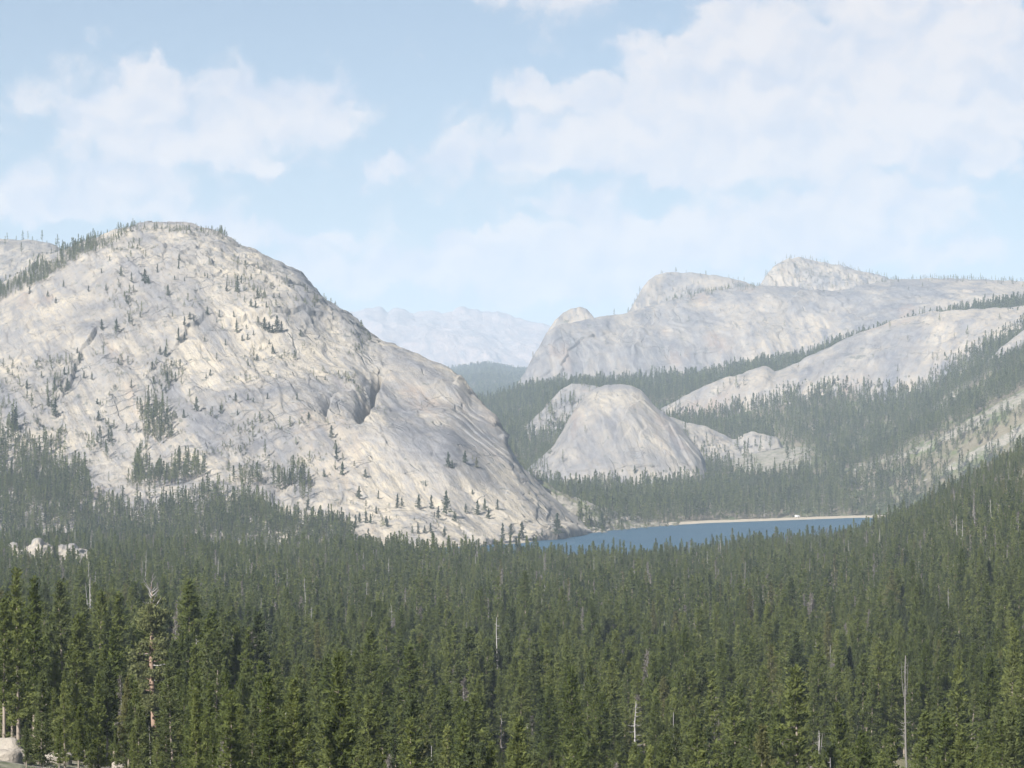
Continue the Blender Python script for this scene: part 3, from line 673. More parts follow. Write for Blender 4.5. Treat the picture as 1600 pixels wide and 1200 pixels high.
def blades(cen, dirn, ln, wd, r):
    """kite-shaped needle sprays at cen, pointing about dirn"""
    n = len(cen); d = dirn + r.normal(0, .55, (n, 3)); d /= np.linalg.norm(d, axis=1, keepdims=True)
    w = np.cross(d, r.normal(0, 1, (n, 3))); w /= np.linalg.norm(w, axis=1, keepdims=True) + 1e-9
    l = (ln * r.uniform(.6, 1.3, n))[:, None]; b = (wd * r.uniform(.6, 1.3, n))[:, None]
    V = np.stack([cen - d * l * .5, cen + w * b * .5 - d * l * .05, cen + d * l * .5, cen - w * b * .5 - d * l * .05], 1).reshape(-1, 3)
    return V, np.arange(n * 4).reshape(n, 4)
def conifer(seed, H=14., R=1.7, base=.25, nb=70, per=9, ln=.55, wd=.3, clump=3, shape=.75, stubs=True, droop=-.15, ragged=.45):
    """a pine: trunk with branches, crown of needle sprays"""
    r = np.random.default_rng(seed)
    zz = np.linspace(0, H * .97, 8); lean = r.normal(0, .012, 2); wig = np.cumsum(r.normal(0, .035, (8, 2)), 0) * H / 14
    path = np.stack([lean[0] * zz + wig[:, 0], lean[1] * zz + wig[:, 1], zz], -1); r0 = H * .0115
    tr = Bag(); tr.add(tube(np.vstack([[path[0] - (0, 0, .8)], path]), np.concatenate([[r0 * 1.25], r0 * (1 - zz / H) + .018]), 6))
    cen, dr, sc = [], [], []
    gap = r.uniform(0, 6.28, 3); gh = r.uniform(base, .9, 3)
    for k in range(nb):
        f = (k + r.uniform(0, 1)) / nb; h = base + (1 - base) * f ** .92
        L = R * ((1 - h) / (1 - base)) ** shape * r.uniform(1 - ragged, 1 + ragged) * (.62 + .38 * min(1, (1 - h) * 6)) + .16
        if h < base + .12 and r.random() < .35: L *= .55
        if r.random() < .14: L *= r.uniform(.3, .6)
        if any(abs(h - b_) < .07 and math.cos(k * 2.4 - a_) > .2 for a_, b_ in zip(gap, gh)): L *= .45
        az = k * 2.4 + r.normal(0, .4); up = droop + .75 * h ** 2 + r.normal(0, .12)
        d = np.array([math.cos(az), math.sin(az), up]); d /= np.linalg.norm(d)
        o = np.array([np.interp(h * H, zz, path[:, 0]), np.interp(h * H, zz, path[:, 1]), h * H])
        m = max(2, int(per * (L / R) ** .7 + .5))
        s = np.linspace(.25, 1, m) * L
        c = o + d * s[:, None] + np.stack([0 * s, 0 * s, .10 * s ** 2 / max(L, .3)], -1)
        c = np.repeat(c, clump, 0) + r.normal(0, .11 + .05 * L, (m * clump, 3))
        cen.append(c); dr.append(np.repeat(d[None] * .8 + [[0, 0, .35]], m * clump, 0))
        if stubs and k % 2 == 0:
            tr.add(tube([o, o + d * L * .55, o + d * L * .9 + (0, 0, .08 * L)], [.03, .018, .006], 3))
    if stubs:      # bare lower branches
        for k in range(int(14 * base / .25)):
            h = r.uniform(.06, max(.08, base + .05)); az = r.uniform(0, 6.28); L = R * r.uniform(.25, .6)
            o = np.array([np.interp(h * H, zz, path[:, 0]), np.interp(h * H, zz, path[:, 1]), h * H]); d = np.array([math.cos(az), math.sin(az), r.uniform(-.35, .1)])
            tr.add(tube([o, o + d * L * .6, o + d * L], [.025, .014, .005], 3))
    cen = np.concatenate(cen); dr = np.concatenate(dr)
    top = path[-1]; tipc = top + np.stack([r.normal(0, .05, 12), r.normal(0, .05, 12), np.linspace(-.6, .35, 12)], -1)
    cen = np.vstack([cen, tipc]); dr = np.vstack([dr, np.repeat([[0, 0, 1.]], 12, 0)])
    return tr.get(), blades(cen, dr, ln, wd, r)
def snag(seed, H=14., nb=34, L0=1.4, fork=False, broken=False):
    r = np.random.default_rng(seed); b = Bag()
    zz = np.linspace(-.8, H, 9); w = np.cumsum(r.normal(0, .05, (9, 2)), 0)
    path = np.column_stack([w, zz]); rr = H * .0095 * (1 - np.clip(zz, 0, H) / H * (.6 if broken else .93)) + .02
    b.add(tube(path, rr, 6)); br = Bag()
    if fork:
        o = path[5]
        for sx in (-1, 1): b.add(tube([o, o + (sx * .35, .1, H * .12), o + (sx * .55, .2, H * .34)], [.07, .045, .015], 5))
    for k in range(nb):
        h = r.uniform(.22, .97); az = r.uniform(0, 6.28); L = L0 * (1.15 - h) * r.uniform(.3, 1.25) + .15
        o = np.array([np.interp(h * H, zz, path[:, 0]), np.interp(h * H, zz, path[:, 1]), h * H])
        d = np.array([math.cos(az), math.sin(az), r.uniform(-.4, .05)])
        e = o + d * L
        br.add(tube([o, o + d * L * .5 + (0, 0, -.04 * L), e + (0, 0, .28 * L)], [.05, .032, .010], 3))
        if r.random() < .6: br.add(tube([o + d * L * .5, o + d * L * .8 + (r.normal(0, .2), r.normal(0, .2), .25 * L)], [.02, .006], 3))
    return b.get(), br.get()

def proto(kind, seed, **kw):
    (tv, tq), (cv, cq) = conifer(seed, **kw)
    nm = kw.get('mat', 'needle')
    return (mesh_obj('trunk', tv, tq, MAT['bark'], data_only=True, smooth=True), (cv, cq), kw['H'])
NEAR = []      # near pines: (trunk mesh, crown mesh by tone, height, radius, word)
spec = [(16, 2.1, .20, 'full'), (15, 1.4, .26, 'slender'), (17, 1.8, .32, 'bare-stemmed'), (13, 2.1, .10, 'bushy'), (14.5, 1.15, .22, 'slender'), (12, 2.2, .06, 'bushy'),
        (16.5, 1.35, .36, 'bare-stemmed'), (11, 1.4, .08, 'small'), (15.5, 2.35, .15, 'full'), (13.5, 1.0, .30, 'thin')]
for k, (H, R, base, word) in enumerate(spec):
    (tv, tq), (cv, cq) = conifer(100 + k, H=H, R=R, base=base, nb=int(66 + 24 * (1 - base)), per=12, ln=.46, wd=.15, clump=6, shape=[1.0, .8, .7, 1.05, .9, .95, .65, 1.0, .85, .8][k])
    tm = mesh_obj('trunk', tv, tq, MAT['bark'], data_only=True, smooth=True)
    cms = [mesh_obj('crown', cv, cq, MAT[m], data_only=True) for m in ('needle', 'needle_dark')]
    NEAR.append((tm, cms, H, R, word))
# simpler copies for the mass of the forest
def mass_proto(coll, name, seed, needle, H, R, base, nb, per, ln, wd, clump, bark='bark'):
    (tv, tq), (cv, cq) = conifer(seed, H=H, R=R, base=base, nb=nb, per=per, ln=ln, wd=wd, clump=clump, stubs=False, shape=[.95, .75, 1.05][seed % 3])
    V = np.vstack([tv, cv]); Q = np.vstack([tq, cq + len(tv)]); mi = np.concatenate([np.zeros(len(tq)), np.ones(len(cq))])
    o = mesh_obj(name, V, Q, [MAT[bark], MAT[needle]], midx=mi, link=False); coll.objects.link(o); return o
MID = bpy.data.collections.new('forest_tree_kinds'); FARC = bpy.data.collections.new('far_tree_kinds')
for k in range(9):
    H = [15, 14, 16, 13, 15, 12, 16, 14, 15][k]
    mass_proto(MID, f'kind_{k:02d}', 200 + k, 'needle' if k % 4 else 'needle_dark', H, [1.8, 1.4, 1.7, 1.8, 1.2, 2.0, 1.4, 1.1, 2.1][k], [.25, .32, .38, .15, .3, .1, .45, .35, .2][k], 50, 6, .75, .28, 3)
def snag_proto(coll, name, seed, H):
    (tv, tq), (bv, bq) = snag(seed, H, 26, 1.3); V = np.vstack([tv, bv]); Q = np.vstack([tq, bq + len(tv)])
    o = mesh_obj(name, V, Q, MAT['snag'], link=False, smooth=True); coll.objects.link(o)
for k in range(2): snag_proto(MID, f'kind_{9 + k:02d}', 260 + k, 15 - k)
MAT['twig_grey'] = needle_mat('grey_bare_twigs', (.11, .10, .09, 1), (.19, .17, .155, 1), .2)
for k in range(2): mass_proto(MID, f'kind_{11 + k:02d}', 270 + k, 'twig_grey', 14, 1.2, .25, 44, 5, .7, .12, 3, 'snag')
NEARC = bpy.data.collections.new('near_tree_kinds')
def join_proto(coll, name, a, b):
    V, Q, mi, n = [], [], [], 0
    for j, me in enumerate((a, b)):
        v = np.empty(len(me.vertices) * 3, np.float32); me.vertices.foreach_get('co', v); q = np.empty(len(me.polygons) * 4, np.int32); me.loops.foreach_get('vertex_index', q)
        V.append(v.reshape(-1, 3)); Q.append(q.reshape(-1, 4) + n); mi += [j] * len(me.polygons); n += len(me.vertices)
    coll.objects.link(mesh_obj(name, np.vstack(V), np.vstack(Q), [a.materials[0], b.materials[0]], midx=mi, link=False))
for k, p_ in enumerate(NEAR): join_proto(NEARC, f'kind_{k:02d}', p_[0], p_[1][1 if k % 4 == 1 else 0])
for k in range(2): snag_proto(NEARC, f'kind_{10 + k:02d}', 262 + k, 15 - k)
for k in range(2): mass_proto(NEARC, f'kind_{12 + k:02d}', 280 + k, 'twig_grey', 14, 1.25, .2, 60, 8, .6, .07, 5, 'snag')
for k in range(7):
    mass_proto(FARC, f'kind_{k:02d}', 300 + k, 'needle_dark' if k % 3 else 'needle', 22, [3.1, 2.7, 3.5, 2.9, 2.6, 3.2, 3.8][k], [.15, .2, .25, .1, .3, .15, .2][k], 30, 4, 1.7, .85, 2)
def forest(name, pts, scale, coll, kinds, seed, label, cat='forest', wide=None):
    """a mass of trees nobody could count: one object, instanced over points"""
    r = np.random.default_rng(seed); n = len(pts)
    me = bpy.data.meshes.new(name); me.vertices.add(n); me.vertices.foreach_set('co', pts.astype(np.float32).ravel())
    sc = np.repeat(scale[:, None], 3, 1)
    w = r.uniform(.85, 1.25, n) if wide is None else wide
    sc[:, 0] *= w; sc[:, 1] *= w
    rot = np.column_stack([r.normal(0, .025, n), r.normal(0, .025, n), r.uniform(0, 6.28, n)])
    a = me.attributes.new('sc', 'FLOAT_VECTOR', 'POINT'); a.data.foreach_set('vector', sc.astype(np.float32).ravel())
    a = me.attributes.new('rt', 'FLOAT_VECTOR', 'POINT'); a.data.foreach_set('vector', rot.astype(np.float32).ravel())
    a = me.attributes.new('vi', 'INT', 'POINT'); a.data.foreach_set('value', r.choice(len(kinds), n, p=np.array(kinds) / sum(kinds)).astype(np.int32))
    o = bpy.data.objects.new(name, me); C.objects.link(o)
    ng = bpy.data.node_groups.new(name, 'GeometryNodeTree')
    ng.interface.new_socket('Geometry', in_out='INPUT', socket_type='NodeSocketGeometry'); ng.interface.new_socket('Geometry', in_out='OUTPUT', socket_type='NodeSocketGeometry')
    N, L = ng.nodes, ng.links
    gi, go = N.new('NodeGroupInput'), N.new('NodeGroupOutput')
    ci = N.new('GeometryNodeCollectionInfo'); ci.inputs['Collection'].default_value = coll; ci.inputs['Separate Children'].default_value = True; ci.inputs['Reset Children'].default_value = True
    iop = N.new('GeometryNodeInstanceOnPoints'); iop.inputs['Pick Instance'].default_value = True
    def at(nm, ty):
        x = N.new('GeometryNodeInputNamedAttribute'); x.data_type = ty; x.inputs['Name'].default_value = nm
        return [s for s in x.outputs if s.enabled and s.name == 'Attribute'][0]
    L.new(gi.outputs[0], iop.inputs['Points']); L.new(ci.outputs[0], iop.inputs['Instance']); L.new(at('vi', 'INT'), iop.inputs['Instance Index'])
    L.new(at('rt', 'FLOAT_VECTOR'), iop.inputs['Rotation']); L.new(at('sc', 'FLOAT_VECTOR'), iop.inputs['Scale']); L.new(iop.outputs[0], go.inputs[0])
    md = o.modifiers.new('trees', 'NODES'); md.node_group = ng
    tag(o, label, cat, kind='stuff'); return o

# ---- the valley forest: all near trees are laid out first, the largest in view become things of their own
def near_forest():
    r = np.random.default_rng(11); X, Y = [], []
    d = 165.0
    while d < 1720:
        sp = 3.8 + .0011 * d
        lo, hi = (-420 - 800) / F * d - 40, (2020 - 800) / F * d + 40
        n = int((hi - lo) / sp); x = np.linspace(lo, hi, n) + r.normal(0, sp * .38, n); y = d + r.normal(0, sp * .42, n)
        X.append(x); Y.append(y); d += sp
    X, Y = np.concatenate(X), np.concatenate(Y); px = 800 + F * X / Y
    z = gz(X, Y)
    dens = fbm(np.stack([X / 60, Y / 60, 0 * X], -1), 3, 201)
    keep = dens > -.62 - .25 * r.random(len(X))
    keep &= z > -75.6                                                    # not in the lake
    keep &= ~((px < 40) & (Y < 262) & (Y > 170))                         # open rock in the lower left corner
    keep &= ~((Y < 300) & (px < 420) & (r.random(len(X)) < .35))
    row = HZ - F * z / Y
    keep &= ~((np.abs(px - 78) < 66) & (Y > 1225) & (Y < 1412) & ~((Y < 1300) & (r.random(len(X)) < .45)))          # pale outcrop
    return X[keep], Y[keep], z[keep], px[keep], r
NX, NY, NZ, NPX, r_ = near_forest()
NS = np.clip(r_.normal(.88, .27, len(NX)), .36, 1.45); NK = r_.integers(0, len(spec), len(NX)); NROT = r_.uniform(0, 6.28, len(NX))
NS = NS * np.where(NY < 230, .72, 1.0) * np.clip(1.02 + .12 * fbm(np.stack([NX / 50, NY / 50, 0 * NX], -1), 2, 205), .7, 1.3)
NS = NS * (1 - .16 * sstep(NY, 1000, 1400) * sstep(NPX, 800, 900)); NDARK = r_.random(len(NX)) < .22
HERO = [  # column, top row, depth, near kind, scale factor from the top row, dark?, label
    (30, 888, 238, 0, False, 'tallest bushy-topped green pine at the left edge of the photo'),
    (54, 903, 246, 1, False, 'second tall pine from the left edge, just right of the tallest one'),
    (103, 906, 292, 8, True, 'dark green pine with a dense top left of the dead-topped juniper'),
    (6, 935, 225, 2, False, 'pine cut by the left edge with a bare pale stem above the boulders'),
    (64, 1048, 196, 5, True, 'wide dark bushy pine standing right of the white boulders'),
    (152, 1052, 205, 3, False, 'broad bright green young pine below the dark pine'),
    (215, 1098, 192, 3, True, 'dark bushy young pine at the bottom edge below the juniper'),
    (300, 1010, 262, 4, False, 'slender pine with a pale stem right of the juniper'),
    (330, 968, 300, 6, False, 'bare-stemmed pine with reddish trunk right of the juniper'),
    (178, 985, 262, 7, False, 'thin young pine just left of the juniper trunk'),
    (400, 1035, 268, 8, False, 'full bright green pine near the bottom left, right of the bare-stemmed one'),
    (120, 960, 262, 6, False, 'pale-stemmed thin-crowned pine in front of the dark dense-topped pine')]
SNAGS = [  # column, top row, depth, kind, label
    (995, 1098, 395, 0, 'silvery dead pine with short bare branches at the bottom edge, right of centre'),
    (1283, 1143, 385, 1, 'fork-topped silvery dead pine at the bottom edge'),
    (1417, 1028, 400, 2, 'tall pale dead trunk with a split top near the lower right'),
    (785, 1112, 430, 0, 'pale dead stem left of the silvery bottom-edge snag'),
    (729, 973, 700, 0, 'thin white dead stem in the middle of the forest'),
    (1212, 1030, 560, 1, 'grey dead stem left of the big bushy pine, lower right'),
    (1256, 940, 760, 0, 'dead grey stem high in the forest below the right end of the lake'),
    (1343, 935, 800, 0, 'thin pale dead stem below the lake shore\'s right end'),
    (1547, 905, 900, 2, 'pale ragged snag on the right hillside'),
    (1550, 818, 1250, 1, 'whitish snag high on the right hillside'),
    (1163, 880, 1000, 2, 'pinkish grey bare pine below the middle of the lake'),
    (1496, 930, 860, 0, 'grey dead stem in the lower part of the right hillside'),
    (1310, 1018, 590, 2, 'twiggy grey dead pine left of the split-topped trunk'),
    (1565, 978, 620, 2, 'bleached twisted snag near the right edge'),
    (1455, 1010, 610, 0, 'white dead stem right of the split-topped trunk'),
    (557, 1000, 640, 0, 'pale dead stem among pines left of the middle'),
    (543, 968, 760, 0, 'thin pale snag left of the middle, farther back'),
    (850, 915, 900, 0, 'pale bare stem below the left end of the lake'),
    (140, 905, 620, 1, 'leaning pale snag left of the juniper top'),
    (1000, 990, 640, 0, 'thin grey snag above the silvery bottom-edge dead pine'),
    (1140, 1010, 600, 1, 'grey bare-branched snag left of the lower right forest'),
    (1525, 1105, 430, 2, 'grey dead pine near the lower right corner'),
    (480, 1085, 430, 0, 'pale dead stem near the bottom, left of the rusty pine'),
    (1194, 782, 2590, 0, 'small white dead tree standing on the far lake shore')]
PX2X = lambda px, d: (px - 800) / F * d
occupied = []
TREE_N = 0
def pine(kind, loc, s, rot, dark, label, group, crown_mat=None, name='pine_tree'):
    tm, cms, H, R, word = NEAR[kind]
    e = bpy.data.objects.new(name, None); C.objects.link(e); e.empty_display_size = .5
    e.location = loc; e.rotation_euler = (0, 0, rot); e.scale = (s * random.uniform(.95, 1.15),) * 2 + (s,)
    t = bpy.data.objects.new('trunk', tm); C.objects.link(t); t.parent = e
    cm = cms[1 if dark else 0]
    if crown_mat:
        cm = cms[0].copy(); cm.materials.clear(); cm.materials.append(MAT[crown_mat])
    c = bpy.data.objects.new('crown', cm); C.objects.link(c); c.parent = e
    tag(e, label, 'pine', group); return e
for (px, top, d, k, dark, lab) in HERO:
    x = PX2X(px, d); z = float(gz(x, d)); H = (HZ - top) / F * d - z
    pine(k, (x, d, z - .1), H / NEAR[k][2], random.uniform(0, 6.28), dark, lab, 'large pines of the near forest'); occupied.append((x, d, 2.2))
x, d = PX2X(611, 415), 415; z = float(gz(x, d))
pine(4, (x, d, z), ((HZ - 1098) / F * d - z) / NEAR[4][2], 1., False, 'rusty brown dying pine near the bottom, left of centre', 'large pines of the near forest', 'needle_rust'); occupied.append((x, d, 2.5))
SN = []
for k in range(3):
    (tv, tq), (bv, bq) = snag(400 + k, 15, [34, 46, 40][k], [1.3, 1.5, 1.2][k], fork=(k == 2 or k == 1), broken=(k == 2))
    sm_ = MAT['snag_grey'] if k == 2 else MAT['snag']
    SN.append((mesh_obj('trunk', tv, tq, sm_, data_only=True, smooth=True), mesh_obj('bare_crown', bv, bq, sm_, data_only=True, smooth=True)))
def dead_tree(k, loc, s, label):
    e = bpy.data.objects.new('dead_tree', None); C.objects.link(e); e.location = loc; wd_ = .95 if k == 2 else (1.8 if loc[1] < 400 else 1.3); e.scale = (s * wd_, s * wd_, s); e.rotation_euler = (random.gauss(0, .02), random.gauss(0, .02), random.uniform(0, 6.28))
    for m, nm in zip(SN[k], ('trunk', 'bare_crown')):
        c = bpy.data.objects.new(nm, m); C.objects.link(c); c.parent = e
        if nm == 'bare_crown': tag(c, kind='stuff')
    tag(e, label, 'dead tree', 'bare dead trees in the forest')
for (px, top, d, k, lab) in SNAGS:
    x = PX2X(px, d)
    z = -73.8 if d > 2000 else float(gz(x, d))
    H = (HZ - top) / F * d - z
    dead_tree(k, (x, d, z), H / 15 / (.98 if k != 2 else .98), lab); occupied.append((x, d, 1.6))
occupied.append((PX2X(237, 318), 318, 5.5))
free = np.ones(len(NX), bool)
for (x, d, rad) in occupied: free &= np.hypot(NX - x, NY - d) > rad
# nothing tall right in front of the juniper and the boulders
free &= ~((np.abs(NPX - 237) < 34) & (NY < 318) & (HZ - F * (NZ + 16 * NS) / NY < 1050))
free &= ~((NPX < 330) & (NY < 285) & (HZ - F * (NZ + 15 * NS) / NY < 1035))
for (px, top, d, k, lab) in SNAGS[:4]:
    lim = (HZ - 1172) / F * NY - NZ; NS = np.where((np.abs(NPX - px) < 27) & (NY < d + 2), np.minimum(NS, np.maximum(lim, 2.5) / 16), NS)
NX, NY, NZ, NPX, NS, NK, NROT, NDARK = (a[free] for a in (NX, NY, NZ, NPX, NS, NK, NROT, NDARK))
HK = np.array([p[2] for p in NEAR]); RK = np.array([p[3] for p in NEAR])
TOP = HZ - F * (NZ + HK[NK] * NS) / NY; BOT = HZ - F * NZ / NY; W = RK[NK] * NS * F / NY
order = np.argsort(NY); cover = np.full(1600, 1200.0); vis = np.zeros(len(NX))
for i in order:
    if NY[i] > 900: break
    a, b = int(max(0, NPX[i] - W[i] * .6)), int(min(1600, NPX[i] + W[i] * .6 + 1))
    if b <= a: continue
    c = cover[a:b]; vis[i] = np.clip(np.minimum(c, BOT[i]) - TOP[i], 0, None).sum()
    m = TOP[i] + .35 * (BOT[i] - TOP[i]); cover[a:b] = np.minimum(c, m)
chosen = np.argsort(-vis)[:286]; chosen = chosen[np.argsort(NPX[chosen])]
ORD = ['nearest', 'second', 'third', 'fourth', 'fifth', 'sixth', 'seventh', 'eighth', 'ninth', 'tenth', 'eleventh', 'twelfth', 'thirteenth', 'fourteenth', 'fifteenth', 'sixteenth']
MARKS = [(30, 'tallest left-edge pine'), (103, 'dense-topped dark pine'), (237, 'dead-topped juniper'), (330, 'reddish-trunked pine'), (480, 'stem near the rusty pine'), (611, 'rusty dying pine'), (785, 'pale mid-picture stem'),
         (995, 'silvery bottom-edge snag'), (1140, 'grey bare-branched snag'), (1283, 'fork-topped snag'), (1417, 'split-topped dead trunk'), (1525, 'grey corner snag')]
def pine_key(i):
    px = NPX[i]; m = min(MARKS, key=lambda q: abs(q[0] - px)); row = TOP[i]
    return (spec[NK[i]][3], 'dark green' if NDARK[i] else 'yellow-green', 'front' if row > 1100 else ('second' if row > 1040 else 'back'), m, 'left' if px < m[0] else 'right')
KEYS = {}
for i in chosen: KEYS.setdefault(pine_key(i), []).append(i)
for (w, tone, rw, m, side), ids in KEYS.items():
    for n, i in enumerate(sorted(ids, key=lambda q: abs(NPX[q] - m[0]))):
        lab = f'{w} {tone} pine in the {rw} row {side} of the {m[1]}'
        if len(ids) > 1: lab = f'{ORD[n]} {w} {tone} {rw}-row pine {side} of the {m[1]}'
        pine(int(NK[i]), (NX[i], NY[i], NZ[i] - .15), float(NS[i]), float(NROT[i]), bool(NDARK[i]), lab, 'large pines of the near forest')
rest = np.ones(len(NX), bool); rest[chosen] = False
front = rest & (NY < 760); back = rest & (NY >= 760)
pts = np.column_stack([NX, NY, NZ - .15])
forest('near_forest', pts[front], NS[front] * 1.03, NEARC, [1] * 10 + [.12, .12, .22, .22], 22, 'green pines crowded between the largest trees of the near forest')
forest('valley_forest', pts[back], NS[back] * 1.03, MID, [1] * 9 + [.10, .10, .28, .28], 21, 'dense green pine forest filling the valley floor below the lake')

# ---- forests on the slopes
LF = [(-420, 680), (0, 690), (50, 690), (62, 722), (130, 738), (146, 790), (185, 796), (200, 772), (214, 732), (224, 695), (214, 645), (235, 628), (262, 652), (272, 702), (300, 722), (322, 748),
      (350, 772), (372, 748), (402, 752), (420, 772), (440, 748), (492, 752), (484, 790), (502, 815), (542, 832), (560, 862), (560, 980), (-420, 980)]
LF2 = [[(60, 690), (108, 680), (110, 716), (62, 718)], [(-420, 470), (0, 456), (40, 432), (62, 412), (130, 384), (200, 360), (200, 373), (120, 408), (70, 440), (0, 472), (-420, 510)],
       [(205, 354), (355, 364), (352, 372), (205, 361)], [(78, 570), (115, 560), (120, 600), (85, 640), (70, 640)], [(0, 630), (25, 640), (30, 690), (0, 690)], [(250, 575), (285, 575), (285, 610), (255, 615)],
       [(355, 440), (385, 435), (420, 470), (400, 482), (365, 468)], [(140, 690), (175, 690), (178, 720), (140, 715)]]
SPARSE = [(150, 370), (350, 365), (500, 470), (580, 530), (560, 590), (480, 740), (430, 770), (300, 720), (140, 790), (0, 690), (0, 560), (120, 560), (170, 470), (140, 420)]
def dome_mask(px, row, P):
    m = inpoly(px, row + 3, LF) * 1.0
    for k, p in enumerate(LF2): m = np.maximum(m, inpoly(px, row, p) * (1.0 if k in (1,) else .55))
    n = fbm(P / 45, 3, 211)
    m = np.where(inpoly(px, row, [(140, 740), (260, 690), (500, 800), (560, 860), (300, 800)]), m * (n > -.15), m * (n > -.75))
    m = np.maximum(m, .018 * inpoly(px, row, SPARSE) * sstep(n, .1, .7))
    m = np.maximum(m, .10 * inpoly(px, row, [(500, 815), (560, 820), (700, 848), (830, 846), (830, 856), (560, 862)]) * (n > .1))
    return m * (P[..., 1] < 2900)
p = scatter(DOME, 4.7, dome_mask, 31); r = np.random.default_rng(32); pr = proj(p)[1]
forest('dome_forest', p, np.clip(r.normal(.62, .17, len(p)), .28, 1.1) * np.where(pr < 480, np.where(proj(p)[0] < 150, .78, .52), np.where(pr < 620, .66, 1.0)), FARC, [1] * 7, 33, 'dark conifer forest climbing the foot of the left granite dome')
def basin_mask(px, row, P):
    m = np.ones(px.shape); n = fbm(P / 40, 3, 221)
    for k, s in enumerate(STRIPS): m = np.where(inpoly(px, row, s), .30 * (n > -.05), m)
    m = np.where(inpoly(px, row, [(1050, 665), (1110, 700), (1150, 712), (1215, 690), (1270, 700), (1275, 735), (1190, 755), (1120, 735)]), .22 * (n > .0), m)
    m = np.where(P[..., 1] < shore_d(px) + 44, 0, m); m = np.where(n < -.85, 0, m)
    m = np.where((px < 905) & (row > 790), 0, m)
    return m * (P[..., 1] < 4480) * (px > 700) * (px < 1800)
p = scatter(BASIN, 8.2, basin_mask, 41); r = np.random.default_rng(42)
for L_ in (): pass
forest('basin_forest', p, np.clip(r.normal(.84, .24, len(p)), .35, 1.4) * np.where(p[:, 1] > 3950, 1.22, 1), FARC, [1] * 7, 43, 'hazy blue-green conifer forest on the slopes beyond the lake')
def ridge_mask(px, row, P):
    m = inpoly(px, row, [(1030, 472), (1060, 460), (1110, 450), (1180, 444), (1185, 452), (1110, 462), (1060, 475)]) * .5
    m = np.maximum(m, inpoly(px, row, [(1360, 436), (1440, 433), (1600, 440), (1600, 448), (1440, 440), (1370, 446)]) * .2)
    return np.maximum(m, .012)
pa = [scatter(RIDGE, 9, ridge_mask, 51), scatter(BACK1, 11, lambda px, row, P: .06 + .5 * (row > 452), 52), scatter(BACK2, 10, lambda px, row, P: .28 * np.ones(px.shape), 53),
      scatter(LOWRIDGE, 9, lambda px, row, P: np.where((px < 1200) & (row > 600), .22, .02) * (fbm(P / 30, 2, 5) > .0), 54), scatter(HILL, 9, lambda px, row, P: .16 * (fbm(P / 40, 2, 6) > 0), 55),
      scatter(RSLAB, 9, lambda px, row, P: .05 * np.ones(px.shape), 56), scatter(DOME2, 8, lambda px, row, P: np.where(row > 632, .9, .12), 57), scatter(SLAB, 9, lambda px, row, P: .18 * (fbm(P / 25, 2, 8) > .1), 58),
      scatter(MIDDOME, 9, lambda px, row, P: .9 * inpoly(px, row, [(800, 690), (858, 700), (864, 765), (800, 765)]) + .006, 59)]
p = np.concatenate(pa); r = np.random.default_rng(60)
forest('ridge_trees', p, np.clip(r.normal(.62, .18, len(p)), .3, 1.1) * np.where(p[:, 1] > 4500, .62, 1), FARC, [1] * 7, 61, 'tiny scattered conifers dotted along the granite ridges', 'trees')
p = scatter(VALLEY, 20, lambda px, row, P: np.ones(px.shape), 62)
forest('far_forest', p, np.random.default_rng(3).uniform(.8, 1.4, len(p)), FARC, [1] * 7, 63, 'blue hazy forest in the far valley under the distant mountains', wide=np.full(len(p), 2.2))
p = scatter(TALUS, 6, lambda px, row, P: .35 * (fbm(P / 18, 2, 9) > .05) + .5 * inpoly(px, row, [(940, 800), (975, 812), (975, 832), (930, 832)]), 64)
forest('talus_brush', p, np.random.default_rng(4).uniform(.12, .55, len(p)), FARC, [1] * 7, 65, 'low brush and small conifers on the bouldery slope beside the lake', 'brush', wide=np.full(len(p), 1.5))

# brush and stunted pines along the cracks and ledges of the dome
def crack_mask(px, row, P):
    n = 1 - np.abs(fbm(P / np.array([60., 60., 40.]), 4, 231)) * 2.2; pat = fbm(P / 110, 2, 232)
    zone = inpoly(px, row, SPARSE) * 1.0 + .7 * inpoly(px, row, [(180, 352), (350, 362), (510, 470), (600, 535), (560, 560), (300, 480)]) + .35 * inpoly(px, row, [(430, 590), (590, 600), (640, 720), (870, 835), (560, 858), (470, 760)])
    zone = np.where(inpoly(px, row, [(620, 545), (690, 570), (790, 690), (860, 790), (760, 770), (640, 700)]), .03, zone)
    return np.clip(zone, 0, 1) * sstep(n, .35, .9) * sstep(pat, -.6, .2) * (P[..., 1] < 2850)
p = scatter(DOME, 3.4, crack_mask, 71); r = np.random.default_rng(72)
forest('dome_brush', p, np.where(r.random(len(p)) < .10, r.uniform(.22, .45, len(p)), r.uniform(.05, .16, len(p))), FARC, [1] * 7, 73, 'dark brush and stunted pines rooted along cracks and ledges of the left dome', 'brush', wide=np.full(len(p), 1.9))

